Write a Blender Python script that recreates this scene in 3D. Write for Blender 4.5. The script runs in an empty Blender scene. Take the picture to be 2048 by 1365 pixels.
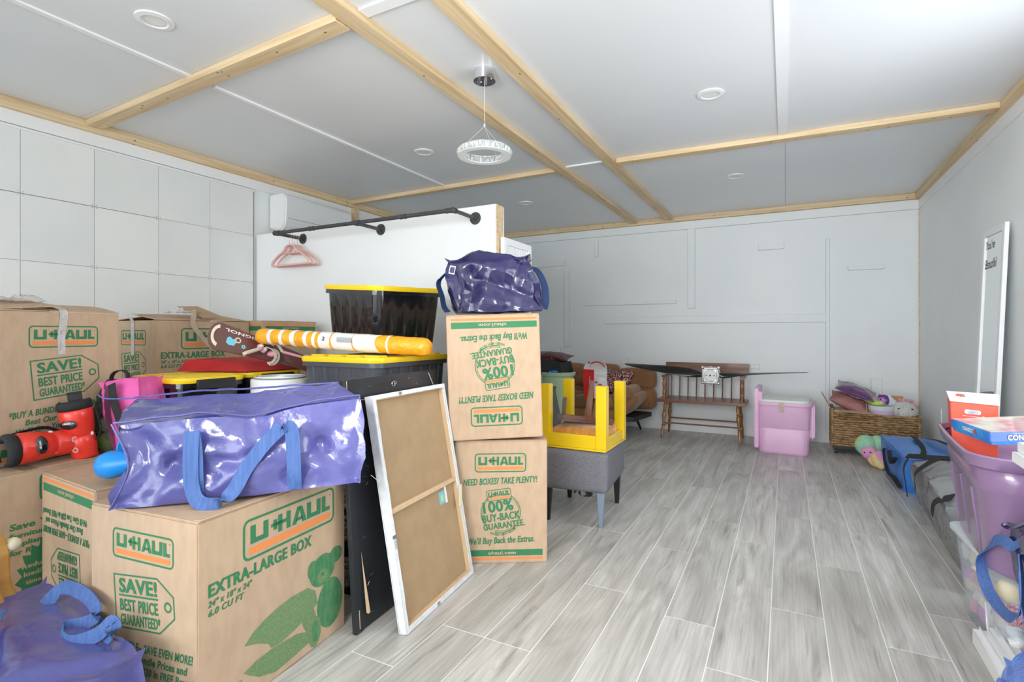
import bpy, bmesh, math, random
from mathutils import Vector, Matrix, noise
R = math.radians
random.seed(7)
SC = bpy.context.scene
COL = SC.collection

# ------------------------------------------------------------------ camera
cam = bpy.data.cameras.new('camera')
cam.sensor_width = 36.0
cam.lens = 36.0 * 1048 / 2048
cam.shift_y = -15.5 / 2048
cam.clip_start = 0.05
cam_o = bpy.data.objects.new('camera', cam)
COL.objects.link(cam_o)
cam_o.location = (0, 0, 1.145)
cam_o.rotation_euler = (R(90), 0, 0.4808)
SC.camera = cam_o

# ------------------------------------------------------------------ light
W = bpy.data.worlds.new('world')
SC.world = W
W.use_nodes = True
wn = W.node_tree.nodes
wl = W.node_tree.links
wb = wn['Background']
wb.inputs['Color'].default_value = (0.90, 0.95, 1.0, 1)
wb.inputs['Strength'].default_value = 5.5
DOORS = [((-1.45, -0.92, 1.1), (3.3, 2.2), (R(-90), 0, 0))]
def area(name, loc, size, rot, energy=None, color=(1, 1, 1), portal=False):
    l = bpy.data.lights.new(name, 'AREA')
    l.shape = 'RECTANGLE'
    l.size, l.size_y = size
    l.color = color
    if portal:
        l.cycles.is_portal = True
    else:
        l.energy = energy
    o = bpy.data.objects.new(name, l)
    COL.objects.link(o)
    o.location = loc
    o.rotation_euler = rot
    return o
area('door_portal', (-1.44, -5.52, 1.25), (5.08, 2.5), (R(90), 0, 0), portal=True)
area('fill_opening_portal', (1.20, 2.4, 1.35), (1.65, 1.3), (0, R(90), 0), portal=True)  # portal for the side opening added only to bring in more light
area('fill_lamp', (-.62, -.32, 1.62), (1.1, .8), (R(101), 0, -.42), 52, (1.0, .985, .965))  # added soft fill lamp near the camera, out of view
SC.view_settings.view_transform = 'Standard'
SC.view_settings.look = 'None'
SC.view_settings.gamma = 1
SC.view_settings.use_curve_mapping = False
SC.view_settings.exposure = 0.18
try:
    SC.cycles.max_bounces = 10
    SC.cycles.diffuse_bounces = 8
    SC.cycles.use_denoising = True
except Exception:
    pass

# ------------------------------------------------------------------ materials
def mat(name, col, rough=0.55, col2=None, scale=(6, 6, 6), detail=4, ramp=(0.35, 0.65), bump=0.0, bscale=None,
        metal=0.0, coat=0.0, alpha=1.0, trans=0.0, emis=None, rand=False, sheen=0.0, spec=0.5, dist=0.0, bdist=0.01):
    m = bpy.data.materials.new(name)
    m.use_nodes = True
    nt = m.node_tree
    n, l = nt.nodes, nt.links
    b = n['Principled BSDF']
    b.inputs['Base Color'].default_value = (*col, 1)
    b.inputs['Roughness'].default_value = rough
    b.inputs['Metallic'].default_value = metal
    b.inputs['Coat Weight'].default_value = coat
    b.inputs['Coat Roughness'].default_value = 0.08
    b.inputs['Alpha'].default_value = alpha
    b.inputs['Transmission Weight'].default_value = trans
    b.inputs['Sheen Weight'].default_value = sheen
    b.inputs['Specular IOR Level'].default_value = spec
    if emis:
        b.inputs['Emission Color'].default_value = (*emis[:3], 1)
        b.inputs['Emission Strength'].default_value = emis[3]
    tc = n.new('ShaderNodeTexCoord')
    vec = tc.outputs['Object']
    if rand:
        oi = n.new('ShaderNodeObjectInfo')
        mul = n.new('ShaderNodeVectorMath'); mul.operation = 'SCALE'
        cmb = n.new('ShaderNodeCombineXYZ')
        l.new(oi.outputs['Random'], cmb.inputs[0]); l.new(oi.outputs['Random'], cmb.inputs[1]); l.new(oi.outputs['Random'], cmb.inputs[2])
        mul.inputs['Scale'].default_value = 37.0
        l.new(cmb.outputs[0], mul.inputs[0])
        add = n.new('ShaderNodeVectorMath'); add.operation = 'ADD'
        l.new(vec, add.inputs[0]); l.new(mul.outputs[0], add.inputs[1])
        vec = add.outputs[0]
    if col2 is not None:
        mp = n.new('ShaderNodeMapping'); mp.inputs['Scale'].default_value = scale
        l.new(vec, mp.inputs['Vector'])
        no = n.new('ShaderNodeTexNoise'); no.inputs['Scale'].default_value = 1.0; no.inputs['Detail'].default_value = detail
        no.inputs['Distortion'].default_value = dist
        l.new(mp.outputs[0], no.inputs['Vector'])
        cr = n.new('ShaderNodeValToRGB')
        cr.color_ramp.elements[0].position = ramp[0]; cr.color_ramp.elements[0].color = (*col, 1)
        cr.color_ramp.elements[1].position = ramp[1]; cr.color_ramp.elements[1].color = (*col2, 1)
        l.new(no.outputs['Fac'], cr.inputs[0])
        l.new(cr.outputs[0], b.inputs['Base Color'])
    if bump > 0:
        mp2 = n.new('ShaderNodeMapping'); mp2.inputs['Scale'].default_value = bscale or (60, 60, 60)
        l.new(vec, mp2.inputs['Vector'])
        n2 = n.new('ShaderNodeTexNoise'); n2.inputs['Scale'].default_value = 1.0; n2.inputs['Detail'].default_value = 3
        l.new(mp2.outputs[0], n2.inputs['Vector'])
        bp = n.new('ShaderNodeBump'); bp.inputs['Strength'].default_value = bump; bp.inputs['Distance'].default_value = bdist
        l.new(n2.outputs['Fac'], bp.inputs['Height'])
        l.new(bp.outputs[0], b.inputs['Normal'])
    return m

def plank_material():
    m = bpy.data.materials.new('grey_wood_plank')
    m.use_nodes = True
    nt = m.node_tree; n, l = nt.nodes, nt.links
    b = n['Principled BSDF']
    tc = n.new('ShaderNodeTexCoord'); oi = n.new('ShaderNodeObjectInfo')
    cmb = n.new('ShaderNodeCombineXYZ')
    for i in range(3): l.new(oi.outputs['Random'], cmb.inputs[i])
    sc = n.new('ShaderNodeVectorMath'); sc.operation = 'SCALE'; sc.inputs['Scale'].default_value = 53.0
    l.new(cmb.outputs[0], sc.inputs[0])
    ad = n.new('ShaderNodeVectorMath'); ad.operation = 'ADD'
    l.new(tc.outputs['Object'], ad.inputs[0]); l.new(sc.outputs[0], ad.inputs[1])
    def noi(scale, detail, dist, rough=0.5):
        mp = n.new('ShaderNodeMapping'); mp.inputs['Scale'].default_value = scale
        l.new(ad.outputs[0], mp.inputs['Vector'])
        no = n.new('ShaderNodeTexNoise'); no.inputs['Scale'].default_value = 1; no.inputs['Detail'].default_value = detail
        no.inputs['Distortion'].default_value = dist; no.inputs['Roughness'].default_value = rough
        l.new(mp.outputs[0], no.inputs['Vector'])
        return no.outputs['Fac']
    def ramp(src, p0, c0, p1, c1):
        cr = n.new('ShaderNodeValToRGB')
        e = cr.color_ramp.elements
        e[0].position = p0; e[0].color = (*c0, 1); e[1].position = p1; e[1].color = (*c1, 1)
        l.new(src, cr.inputs[0]); return cr.outputs[0]
    def mix(t, a, c, f):
        mx = n.new('ShaderNodeMixRGB'); mx.blend_type = t; mx.inputs['Fac'].default_value = f
        l.new(a, mx.inputs['Color1']); l.new(c, mx.inputs['Color2']); return mx.outputs[0]
    base = ramp(noi((8, 1.2, 1), 5, 1.6), 0.32, (0.43, 0.415, 0.39), 0.70, (0.66, 0.65, 0.625))
    fine = ramp(noi((110, 3.2, 1), 4, 0.4), 0.35, (0.78, 0.77, 0.75), 0.62, (1, 1, 1))
    c = mix('MULTIPLY', base, fine, 0.8)
    streak = ramp(noi((15, 1.0, 1), 6, 3.0, 0.6), 0.57, (1, 1, 1), 0.74, (0.40, 0.37, 0.34))
    c = mix('MULTIPLY', c, streak, 0.75)
    hs = n.new('ShaderNodeHueSaturation')
    mr = n.new('ShaderNodeMapRange'); mr.inputs['To Min'].default_value = 0.93; mr.inputs['To Max'].default_value = 1.08
    l.new(oi.outputs['Random'], mr.inputs['Value']); l.new(mr.outputs[0], hs.inputs['Value'])
    l.new(c, hs.inputs['Color'])
    l.new(hs.outputs[0], b.inputs['Base Color'])
    b.inputs['Roughness'].default_value = 0.38
    bp = n.new('ShaderNodeBump'); bp.inputs['Strength'].default_value = 0.12; bp.inputs['Distance'].default_value = 0.002
    l.new(streak, bp.inputs['Height']); l.new(bp.outputs[0], b.inputs['Normal'])
    return m

M = {}
M['plank'] = plank_material()
M['grout'] = mat('pale_grout', (0.88, 0.87, 0.84), 0.8)
M['wall'] = mat('white_wall_paint', (0.80, 0.84, 0.845), 0.5, (0.85, 0.88, 0.885), (1.2, 1.2, 1.2), bump=0.05, bscale=(40, 40, 40))
M['tile'] = mat('white_hardboard', (0.76, 0.79, 0.78), 0.36, (0.83, 0.845, 0.83), (1.5, 1.5, 1.5), rand=True)
M['trimw'] = mat('white_trim_paint', (0.86, 0.875, 0.885), 0.45)
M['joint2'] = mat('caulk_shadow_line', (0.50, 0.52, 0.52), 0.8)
M['joint'] = mat('shadowed_joint', (0.30, 0.31, 0.30), 0.8)
M['ceil'] = mat('white_ceiling_panel', (0.73, 0.755, 0.775), 0.32, (0.76, 0.785, 0.805), (0.8, 0.8, 0.8), spec=0.45)
M['pine'] = mat('pine', (0.60, 0.42, 0.22), 0.6, (0.76, 0.60, 0.38), (2.0, 38, 38), detail=5, ramp=(0.3, 0.62), bump=0.1, bscale=(3, 90, 90), rand=True)
M['knot'] = mat('dark_knot', (0.22, 0.11, 0.05), 0.7)
M['card'] = mat('cardboard', (0.50, 0.355, 0.235), 0.75, (0.56, 0.40, 0.27), (30, 30, 12), bump=0.25, bscale=(160, 160, 8), bdist=0.0015)
M['cardin'] = mat('cardboard_inside', (0.42, 0.29, 0.18), 0.85)
M['green'] = mat('green_print', (0.035, 0.205, 0.085), 0.65)
M['palegreen'] = mat('halftone_green_print', (0.22, 0.30, 0.15), 0.7, (0.12, 0.25, 0.10), (260, 260, 260), detail=1)
M['midgreen'] = mat('mid_green_print', (0.11, 0.27, 0.12), 0.7, (0.05, 0.21, 0.09), (60, 60, 25), detail=4)
M['orange'] = mat('orange_print', (0.82, 0.26, 0.07), 0.65)
M['bluepoly'] = mat('blue_woven_poly', (0.075, 0.078, 0.27), 0.24, (0.115, 0.115, 0.35), (3, 3, 3), bump=0.5, bscale=(22, 22, 22), bdist=0.010, coat=0.6)
M['navypoly'] = mat('navy_woven_poly', (0.020, 0.018, 0.080), 0.22, (0.032, 0.028, 0.115), (3, 3, 3), bump=0.5, bscale=(22, 22, 22), bdist=0.010, coat=0.6)
M['strap'] = mat('blue_webbing', (0.055, 0.12, 0.34), 0.7, (0.085, 0.17, 0.42), (120, 120, 4), bump=0.3, bscale=(260, 260, 260))
M['strapnavy'] = mat('navy_webbing', (0.012, 0.035, 0.12), 0.7, bump=0.3, bscale=(260, 260, 260))
M['yellow'] = mat('yellow_plastic', (0.90, 0.62, 0.015), 0.35, (0.86, 0.58, 0.01), (4, 4, 4))
M['ypaint'] = mat('glossy_yellow_paint', (0.88, 0.62, 0.01), 0.22, (0.84, 0.57, 0.01), (3, 3, 3), coat=0.4)
M['blackp'] = mat('glossy_black_plastic', (0.012, 0.012, 0.014), 0.07, coat=0.6)
M['slate'] = mat('slate_plastic', (0.055, 0.065, 0.08), 0.35, (0.07, 0.08, 0.095), (5, 5, 2))
M['blackm'] = mat('matt_black', (0.015, 0.015, 0.017), 0.5)
M['iron'] = mat('black_iron_pipe', (0.045, 0.045, 0.048), 0.5, (0.06, 0.06, 0.06), (30, 30, 30), bump=0.15)
M['orangef'] = mat('orange_film', (0.92, 0.40, 0.02), 0.28, (0.82, 0.33, 0.01), (12, 12, 12), bump=0.6, bscale=(45, 45, 45), bdist=0.012)
M['whitef'] = mat('white_film', (0.80, 0.80, 0.80), 0.3, bump=0.4, bscale=(45, 45, 45), bdist=0.01)
M['white'] = mat('white_plastic', (0.80, 0.82, 0.83), 0.35)
M['whitecan'] = mat('white_primed_canvas', (0.80, 0.82, 0.84), 0.7, (0.70, 0.73, 0.76), (30, 30, 30), bump=0.2)
M['mdf'] = mat('brown_hardboard', (0.39, 0.265, 0.145), 0.7, (0.43, 0.295, 0.165), (14, 14, 14), bump=0.08)
M['lightwood'] = mat('pale_stretcher_wood', (0.62, 0.45, 0.27), 0.6, (0.68, 0.50, 0.32), (30, 30, 4))
M['boardblk'] = mat('black_board', (0.022, 0.024, 0.028), 0.3, (0.035, 0.037, 0.045), (6, 6, 2), bump=0.05)
M['steel'] = mat('steel', (0.62, 0.62, 0.62), 0.3, metal=1.0)
M['chrome'] = mat('chrome', (0.82, 0.83, 0.85), 0.08, metal=1.0)
M['alu'] = mat('cast_aluminium', (0.55, 0.56, 0.55), 0.35, metal=0.7, bump=0.2)
M['whitemetal'] = mat('white_machined_disc', (0.80, 0.79, 0.75), 0.4)
M['red'] = mat('red_plastic', (0.78, 0.035, 0.02), 0.3, (0.84, 0.05, 0.03), (6, 6, 6), coat=0.3)
M['redcloth'] = mat('red_cloth', (0.42, 0.012, 0.015), 0.8, (0.50, 0.02, 0.02), (9, 9, 9), bump=0.3)
M['foam'] = mat('black_foam', (0.02, 0.02, 0.022), 0.85, bump=0.3)
M['pinkc'] = mat('pink_cloth', (0.80, 0.13, 0.42), 0.7, (0.72, 0.10, 0.36), (10, 10, 10), bump=0.3, bscale=(30, 30, 30))
M['mesh'] = mat('black_net', (0.03, 0.03, 0.03), 0.8, alpha=0.55)
M['blueball'] = mat('bright_blue_plastic', (0.01, 0.26, 0.74), 0.3, (0.01, 0.30, 0.80), (8, 8, 8), bump=0.2, bscale=(14, 14, 14))
M['amber'] = mat('amber_varnished_wood', (0.55, 0.28, 0.06), 0.35, (0.68, 0.38, 0.10), (5, 5, 20), coat=0.3)
M['cream'] = mat('cream', (0.78, 0.72, 0.52), 0.5)
M['skibrown'] = mat('brown_ski_topsheet', (0.16, 0.045, 0.04), 0.35, (0.13, 0.06, 0.05), (8, 3, 3), coat=0.3)
M['skyblue'] = mat('sky_blue_print', (0.18, 0.58, 0.75), 0.5)
M['pink'] = mat('pink_plastic', (0.80, 0.36, 0.45), 0.4)
M['bone'] = mat('bone_white_plastic', (0.66, 0.60, 0.50), 0.45)
M['binpink'] = mat('orchid_pink_plastic', (0.76, 0.47, 0.68), 0.42, (0.82, 0.53, 0.74), (3, 3, 3))
M['binwhite'] = mat('translucent_white_lid', (0.74, 0.78, 0.74), 0.45)
M['purple'] = mat('purple_plastic', (0.25, 0.155, 0.285), 0.22, (0.28, 0.175, 0.315), (3, 3, 3), coat=0.3)
M['clear'] = mat('clear_frosted_plastic', (0.70, 0.80, 0.90), 0.3, alpha=0.27)
M['clearlid'] = mat('frosted_lid', (0.72, 0.78, 0.84), 0.35, alpha=0.92)
M['suede'] = mat('tan_suede', (0.27, 0.125, 0.05), 0.85, (0.33, 0.155, 0.065), (7, 7, 7), bump=0.1, sheen=0.3)
M['greyfab'] = mat('grey_tweed', (0.135, 0.135, 0.155), 0.9, (0.21, 0.21, 0.235), (180, 180, 180), bump=0.3, bscale=(200, 200, 200))
M['legblue'] = mat('grey_blue_painted_leg', (0.20, 0.26, 0.33), 0.35)
M['walnut'] = mat('walnut_stain', (0.16, 0.065, 0.035), 0.4, (0.24, 0.11, 0.06), (2, 30, 30), coat=0.2)
M['oakturn'] = mat('varnished_turned_wood', (0.25, 0.11, 0.03), 0.3, (0.36, 0.17, 0.055), (20, 20, 4), coat=0.5)
M['darkbrown'] = mat('dark_brown_wood', (0.105, 0.035, 0.018), 0.3, (0.15, 0.055, 0.03), (18, 18, 4), coat=0.4)
M['velvet'] = mat('orange_velvet', (0.50, 0.19, 0.015), 0.7, (0.72, 0.33, 0.05), (35, 12, 12), sheen=0.6, bump=0.4, bscale=(30, 30, 30))
M['mint'] = mat('mint_plastic', (0.45, 0.60, 0.38), 0.45)
M['sequin'] = mat('rose_gold_sequin', (0.09, 0.025, 0.03), 0.25, (0.80, 0.45, 0.42), (75, 75, 45), detail=1, ramp=(0.48, 0.62), metal=0.6, bump=0.9, bscale=(90, 90, 50))
M['maroonseq'] = mat('maroon_sequin', (0.03, 0.008, 0.01), 0.3, (0.32, 0.07, 0.07), (75, 75, 45), detail=1, ramp=(0.48, 0.62), metal=0.5, bump=0.6, bscale=(90, 90, 50))
M['bagred'] = mat('red_bag_panel', (0.62, 0.012, 0.015), 0.35, bump=0.4, bscale=(16, 16, 16), bdist=0.015)
M['bagwhite'] = mat('white_bag_panel', (0.74, 0.73, 0.73), 0.35, bump=0.4, bscale=(16, 16, 16), bdist=0.015)
M['bauble'] = mat('red_bauble_print', (0.45, 0.02, 0.03), 0.4, (0.70, 0.10, 0.10), (60, 60, 60))
M['propblack'] = mat('black_lacquer', (0.008, 0.008, 0.01), 0.14, coat=0.5)
M['propgrey'] = mat('grey_blade_edge', (0.16, 0.16, 0.17), 0.35)
M['grass'] = mat('plaited_seagrass', (0.17, 0.085, 0.03), 0.8, (0.46, 0.30, 0.14), (26, 26, 60), detail=5, bump=0.7, bscale=(60, 60, 30), bdist=0.01, rand=True)
M['whitegrass'] = mat('whitewashed_wicker', (0.30, 0.29, 0.26), 0.8, (0.55, 0.53, 0.48), (60, 60, 60), bump=0.7, bscale=(60, 60, 60), bdist=0.01)
M['mauve'] = mat('dusty_pink_fabric', (0.36, 0.15, 0.14), 0.8, (0.42, 0.19, 0.18), (6, 6, 6), bump=0.2)
M['plum'] = mat('plum_velvet', (0.075, 0.012, 0.10), 0.6, (0.13, 0.025, 0.15), (7, 7, 7), sheen=0.6, bump=0.2)
M['plush'] = mat('cream_plush', (0.66, 0.66, 0.62), 0.95, (0.74, 0.74, 0.70), (30, 30, 30), bump=1.0, bscale=(80, 80, 80), bdist=0.02, sheen=0.5)
M['pinkplush'] = mat('pink_plush', (0.80, 0.45, 0.55), 0.95, bump=1.0, bscale=(80, 80, 80), bdist=0.02)
M['eye'] = mat('black_eye', (0.01, 0.01, 0.01), 0.2)
M['buckpink'] = mat('pale_pink_plastic', (0.70, 0.52, 0.66), 0.2, coat=0.4)
M['buckwhite'] = mat('pale_blue_plastic', (0.66, 0.72, 0.78), 0.2, coat=0.4)
M['lime'] = mat('lime_toy', (0.50, 0.72, 0.14), 0.5)
M['toyviolet'] = mat('violet_toy', (0.13, 0.04, 0.28), 0.4)
M['toypink'] = mat('orchid_toy', (0.62, 0.22, 0.62), 0.5)
M['toyyellow'] = mat('yellow_toy', (0.82, 0.66, 0.10), 0.5)
M['toyorange'] = mat('orange_toy', (0.62, 0.28, 0.09), 0.6)
M['bagblue'] = mat('blue_tarpaulin', (0.02, 0.16, 0.58), 0.35, (0.06, 0.24, 0.66), (5, 5, 5), bump=0.3, bscale=(14, 14, 14), bdist=0.012)
M['bagsilver'] = mat('silver_tarpaulin', (0.15, 0.157, 0.162), 0.2, (0.24, 0.247, 0.252), (5, 5, 5), bump=0.35, bscale=(12, 12, 12), bdist=0.014, coat=0.2)
M['nintred'] = mat('red_orange_card', (0.80, 0.10, 0.05), 0.45)
M['cardwhite'] = mat('white_card', (0.80, 0.79, 0.78), 0.4)
M['gamegrad'] = mat('game_box_blue', (0.02, 0.14, 0.55), 0.3, (0.05, 0.42, 0.80), (9, 9, 9), coat=0.4)
M['gamebox'] = mat('game_box_periwinkle', (0.13, 0.22, 0.66), 0.3, coat=0.4)
M['gametop'] = mat('game_box_picture', (0.55, 0.12, 0.20), 0.3, (0.55, 0.62, 0.50), (14, 14, 14), coat=0.6)
M['screen'] = mat('console_screen_print', (0.35, 0.40, 0.75), 0.3, (0.75, 0.55, 0.75), (40, 40, 40))
M['screendark'] = mat('dark_console_screen_print', (0.02, 0.03, 0.05), 0.3, (0.10, 0.12, 0.14), (60, 60, 60))
M['consolegrey'] = mat('console_grey_print', (0.22, 0.27, 0.28), 0.4)
M['consoleteal'] = mat('console_teal_print', (0.25, 0.55, 0.60), 0.4)
M['white2'] = mat('white_lettering', (0.85, 0.85, 0.85), 0.4)
M['letter_red'] = mat('red_lettering', (0.75, 0.03, 0.05), 0.4)
M['black'] = mat('black_lettering', (0.02, 0.02, 0.02), 0.5)
M['fleece'] = mat('blue_fleece', (0.03, 0.14, 0.60), 0.95, (0.05, 0.20, 0.70), (25, 25, 25), bump=0.8, bscale=(140, 140, 140), sheen=0.4)
M['mirror'] = mat('mirror_glass', (0.86, 0.88, 0.88), 0.02, metal=1.0)
M['crystal'] = mat('crystal', (0.80, 0.84, 0.83), 0.05, (0.45, 0.50, 0.50), (90, 90, 30), detail=1, coat=0.6, alpha=0.75)
M['tape'] = mat('clear_packing_tape', (0.62, 0.50, 0.38), 0.12, alpha=0.5, coat=0.6, bump=0.3, bscale=(40, 40, 40))
M['plasticbag'] = mat('clear_crumpled_film', (0.75, 0.75, 0.74), 0.12, alpha=0.6, coat=0.5, bump=0.6, bscale=(30, 30, 30), bdist=0.02)
M['hangerpink'] = mat('flocked_pink', (0.78, 0.50, 0.45), 0.8)
M['rosegold'] = mat('rose_gold_metal', (0.75, 0.45, 0.35), 0.25, metal=1.0)
M['downlight'] = mat('frosted_downlight', (0.80, 0.82, 0.80), 0.5)
M['greyfelt'] = mat('grey_felt', (0.13, 0.12, 0.12), 0.9)
M['rainbow_teal'] = mat('teal_tie_dye_plush', (0.22, 0.62, 0.52), 0.95, (0.62, 0.72, 0.26), (9, 9, 9), bump=0.8, bscale=(120, 120, 120))
M['rainbow_pink'] = mat('pink_tie_dye_plush', (0.72, 0.33, 0.66), 0.95, (0.90, 0.45, 0.40), (12, 12, 12), bump=0.8, bscale=(120, 120, 120))
M['rainbow_gold'] = mat('gold_tie_dye_plush', (0.90, 0.58, 0.28), 0.95, (0.85, 0.72, 0.35), (12, 12, 12), bump=0.8, bscale=(120, 120, 120))

# ------------------------------------------------------------------ mesh builder
class MB:
    def __init__(s):
        s.v, s.f = [], []
    def add(s, vs, fs, mt=None):
        o = len(s.v)
        for p in vs:
            p = Vector(p)
            if mt is not None: p = mt @ p
            s.v.append(tuple(p))
        s.f += [tuple(i + o for i in f) for f in fs]
        return s
    def box(s, c, d, mt=None, taper=1.0):
        x, y, z = d[0] / 2, d[1] / 2, d[2] / 2
        t = taper
        vs = [(-x * t, -y * t, -z), (x * t, -y * t, -z), (x * t, y * t, -z), (-x * t, y * t, -z), (-x, -y, z), (x, -y, z), (x, y, z), (-x, y, z)]
        vs = [(a + c[0], b + c[1], e + c[2]) for a, b, e in vs]
        return s.add(vs, [(3, 2, 1, 0), (4, 5, 6, 7), (0, 1, 5, 4), (1, 2, 6, 5), (2, 3, 7, 6), (3, 0, 4, 7)], mt)
    def mm(s, a, b, mt=None):
        return s.box([(a[i] + b[i]) / 2 for i in range(3)], [abs(b[i] - a[i]) for i in range(3)], mt)
    def hexa(s, b4, t4):
        return s.add(list(b4) + list(t4), [(3, 2, 1, 0), (4, 5, 6, 7), (0, 1, 5, 4), (1, 2, 6, 5), (2, 3, 7, 6), (3, 0, 4, 7)])
    def lathe(s, prof, n=24, mt=None, cap=True):
        vs, fs = [], []
        for r, z in prof:
            for k in range(n):
                a = 2 * math.pi * k / n
                vs.append((r * math.cos(a), r * math.sin(a), z))
        for i in range(len(prof) - 1):
            for k in range(n):
                k2 = (k + 1) % n
                fs.append((i * n + k, i * n + k2, (i + 1) * n + k2, (i + 1) * n + k))
        if cap:
            fs.append(tuple(reversed(range(n))))
            fs.append(tuple((len(prof) - 1) * n + k for k in range(n)))
        return s.add(vs, fs, mt)
    def cyl(s, p0, p1, r, r1=None, n=16):
        p0, p1 = Vector(p0), Vector(p1)
        d = p1 - p0
        mt = Matrix.Translation(p0) @ d.to_track_quat('Z', 'Y').to_matrix().to_4x4()
        return s.lathe([(r, 0), (r if r1 is None else r1, d.length)], n, mt)
    def turned(s, p0, p1, prof, n=12):
        p0, p1 = Vector(p0), Vector(p1)
        d = p1 - p0
        mt = Matrix.Translation(p0) @ d.to_track_quat('Z', 'Y').to_matrix().to_4x4()
        return s.lathe([(r, t * d.length) for t, r in prof], n, mt)
    def tube(s, pts, r, n=8, closed=False):
        pts = [Vector(p) for p in pts]
        m = len(pts)
        vs, fs = [], []
        up = Vector((0, 0, 1))
        prev = None
        for i, p in enumerate(pts):
            a = pts[(i - 1) % m] if (closed or i > 0) else p
            b = pts[(i + 1) % m] if (closed or i < m - 1) else p
            t = (b - a).normalized()
            if prev is None:
                x = t.orthogonal().normalized()
            else:
                x = (prev - t * prev.dot(t)).normalized()
            prev = x
            y = t.cross(x)
            rr = r[i] if isinstance(r, (list, tuple)) else r
            for k in range(n):
                an = 2 * math.pi * k / n
                vs.append(p + x * rr * math.cos(an) + y * rr * math.sin(an))
        for i in range(m if closed else m - 1):
            j = (i + 1) % m
            for k in range(n):
                k2 = (k + 1) % n
                fs.append((i * n + k, i * n + k2, j * n + k2, j * n + k))
        if not closed:
            fs.append(tuple(reversed(range(n)))); fs.append(tuple((m - 1) * n + k for k in range(n)))
        return s.add(vs, fs)
    def ribbon(s, pts, wd, w, t=0.0025):
        """strap through pts; wd = width direction (one or per point)"""
        pts = [Vector(p) for p in pts]
        m = len(pts)
        vs, fs = [], []
        for i, p in enumerate(pts):
            a = pts[max(0, i - 1)]; b = pts[min(m - 1, i + 1)]
            tg = (b - a).normalized()
            d = Vector(wd[i] if isinstance(wd[0], (tuple, list, Vector)) else wd)
            d = (d - tg * d.dot(tg)).normalized()
            nn = tg.cross(d).normalized()
            ww = w / 2
            vs += [p - d * ww - nn * t / 2, p + d * ww - nn * t / 2, p + d * ww + nn * t / 2, p - d * ww + nn * t / 2]
        for i in range(m - 1):
            o, q = i * 4, (i + 1) * 4
            for k in range(4):
                k2 = (k + 1) % 4
                fs.append((o + k, o + k2, q + k2, q + k))
        fs += [(3, 2, 1, 0), ((m - 1) * 4, (m - 1) * 4 + 1, (m - 1) * 4 + 2, (m - 1) * 4 + 3)]
        return s.add(vs, fs)
    def prism(s, poly, z0, z1, mt=None):
        """poly: 2D outline in xy, extruded z0..z1"""
        n = len(poly)
        vs = [(x, y, z0) for x, y in poly] + [(x, y, z1) for x, y in poly]
        fs = [tuple(reversed(range(n))), tuple(range(n, 2 * n))] + [(k, (k + 1) % n, n + (k + 1) % n, n + k) for k in range(n)]
        return s.add(vs, fs, mt)
    def ball(s, c, r, n=16, m=10, mt=None):
        if not isinstance(r, (tuple, list)): r = (r, r, r)
        vs, fs = [], []
        for i in range(m + 1):
            ph = math.pi * i / m
            for k in range(n):
                a = 2 * math.pi * k / n
                vs.append((c[0] + r[0] * math.sin(ph) * math.cos(a), c[1] + r[1] * math.sin(ph) * math.sin(a), c[2] - r[2] * math.cos(ph)))
        for i in range(m):
            for k in range(n):
                k2 = (k + 1) % n
                fs.append((i * n + k, i * n + k2, (i + 1) * n + k2, (i + 1) * n + k))
        return s.add(vs, fs, mt)
    def build(s, name, m, parent=None, smooth=False, bevel=0.0, seg=2, weld=False, angle=40, label=None):
        me = bpy.data.meshes.new(name)
        me.from_pydata(s.v, [], s.f)
        bm = bmesh.new(); bm.from_mesh(me)
        if weld: bmesh.ops.remove_doubles(bm, verts=bm.verts, dist=1e-5)
        bmesh.ops.recalc_face_normals(bm, faces=bm.faces)
        if bevel > 0:
            es = [e for e in bm.edges if len(e.link_faces) == 2 and e.calc_face_angle(0) > 0.5]
            bmesh.ops.bevel(bm, geom=es, offset=bevel, segments=seg, affect='EDGES', clamp_overlap=True)
        if smooth or bevel > 0:
            for f in bm.faces: f.smooth = True
            for e in bm.edges:
                if len(e.link_faces) == 2 and e.calc_face_angle(0) > R(angle): e.smooth = False
        bm.to_mesh(me); bm.free()
        me.materials.append(M[m] if isinstance(m, str) else m)
        o = bpy.data.objects.new(name, me)
        COL.objects.link(o)
        if parent is not None: o.parent = parent
        if label: o['label'] = label
        return o

def tag(o, label=None, cat=None, group=None, kind=None):
    if label: o['label'] = label
    if cat: o['category'] = cat
    if group: o['group'] = group
    if kind: o['kind'] = kind
    return o
def thing(name, label, cat, loc=(0, 0, 0), rot=0.0, group=None):
    o = bpy.data.objects.new(name, None)
    COL.objects.link(o)
    o.empty_display_size = 0.05
    o.location = loc
    o.rotation_euler = rot if isinstance(rot, (tuple, list)) else (0, 0, rot)
    return tag(o, label, cat, group)
def copy_tree(o, parent=None):
    c = o.copy(); COL.objects.link(c); c.parent = parent
    for ch in [x for x in bpy.data.objects if x.parent == o]: copy_tree(ch, c)
    return c
def struct(name, b, m, parent=None, **k):
    o = b.build(name, m, parent, **k)
    if parent is None: o['kind'] = 'structure'
    return o
def smooth_path(pts, n=6):
    pts = [Vector(p) for p in pts]
    out = []
    for i in range(len(pts) - 1):
        p0 = pts[max(0, i - 1)]; p1 = pts[i]; p2 = pts[i + 1]; p3 = pts[min(len(pts) - 1, i + 2)]
        for k in range(n):
            t = k / n
            out.append(0.5 * ((2 * p1) + (p2 - p0) * t + (2 * p0 - 5 * p1 + 4 * p2 - p3) * t * t + (-p0 + 3 * p1 - 3 * p2 + p3) * t ** 3))
    out.append(pts[-1])
    return out

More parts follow.
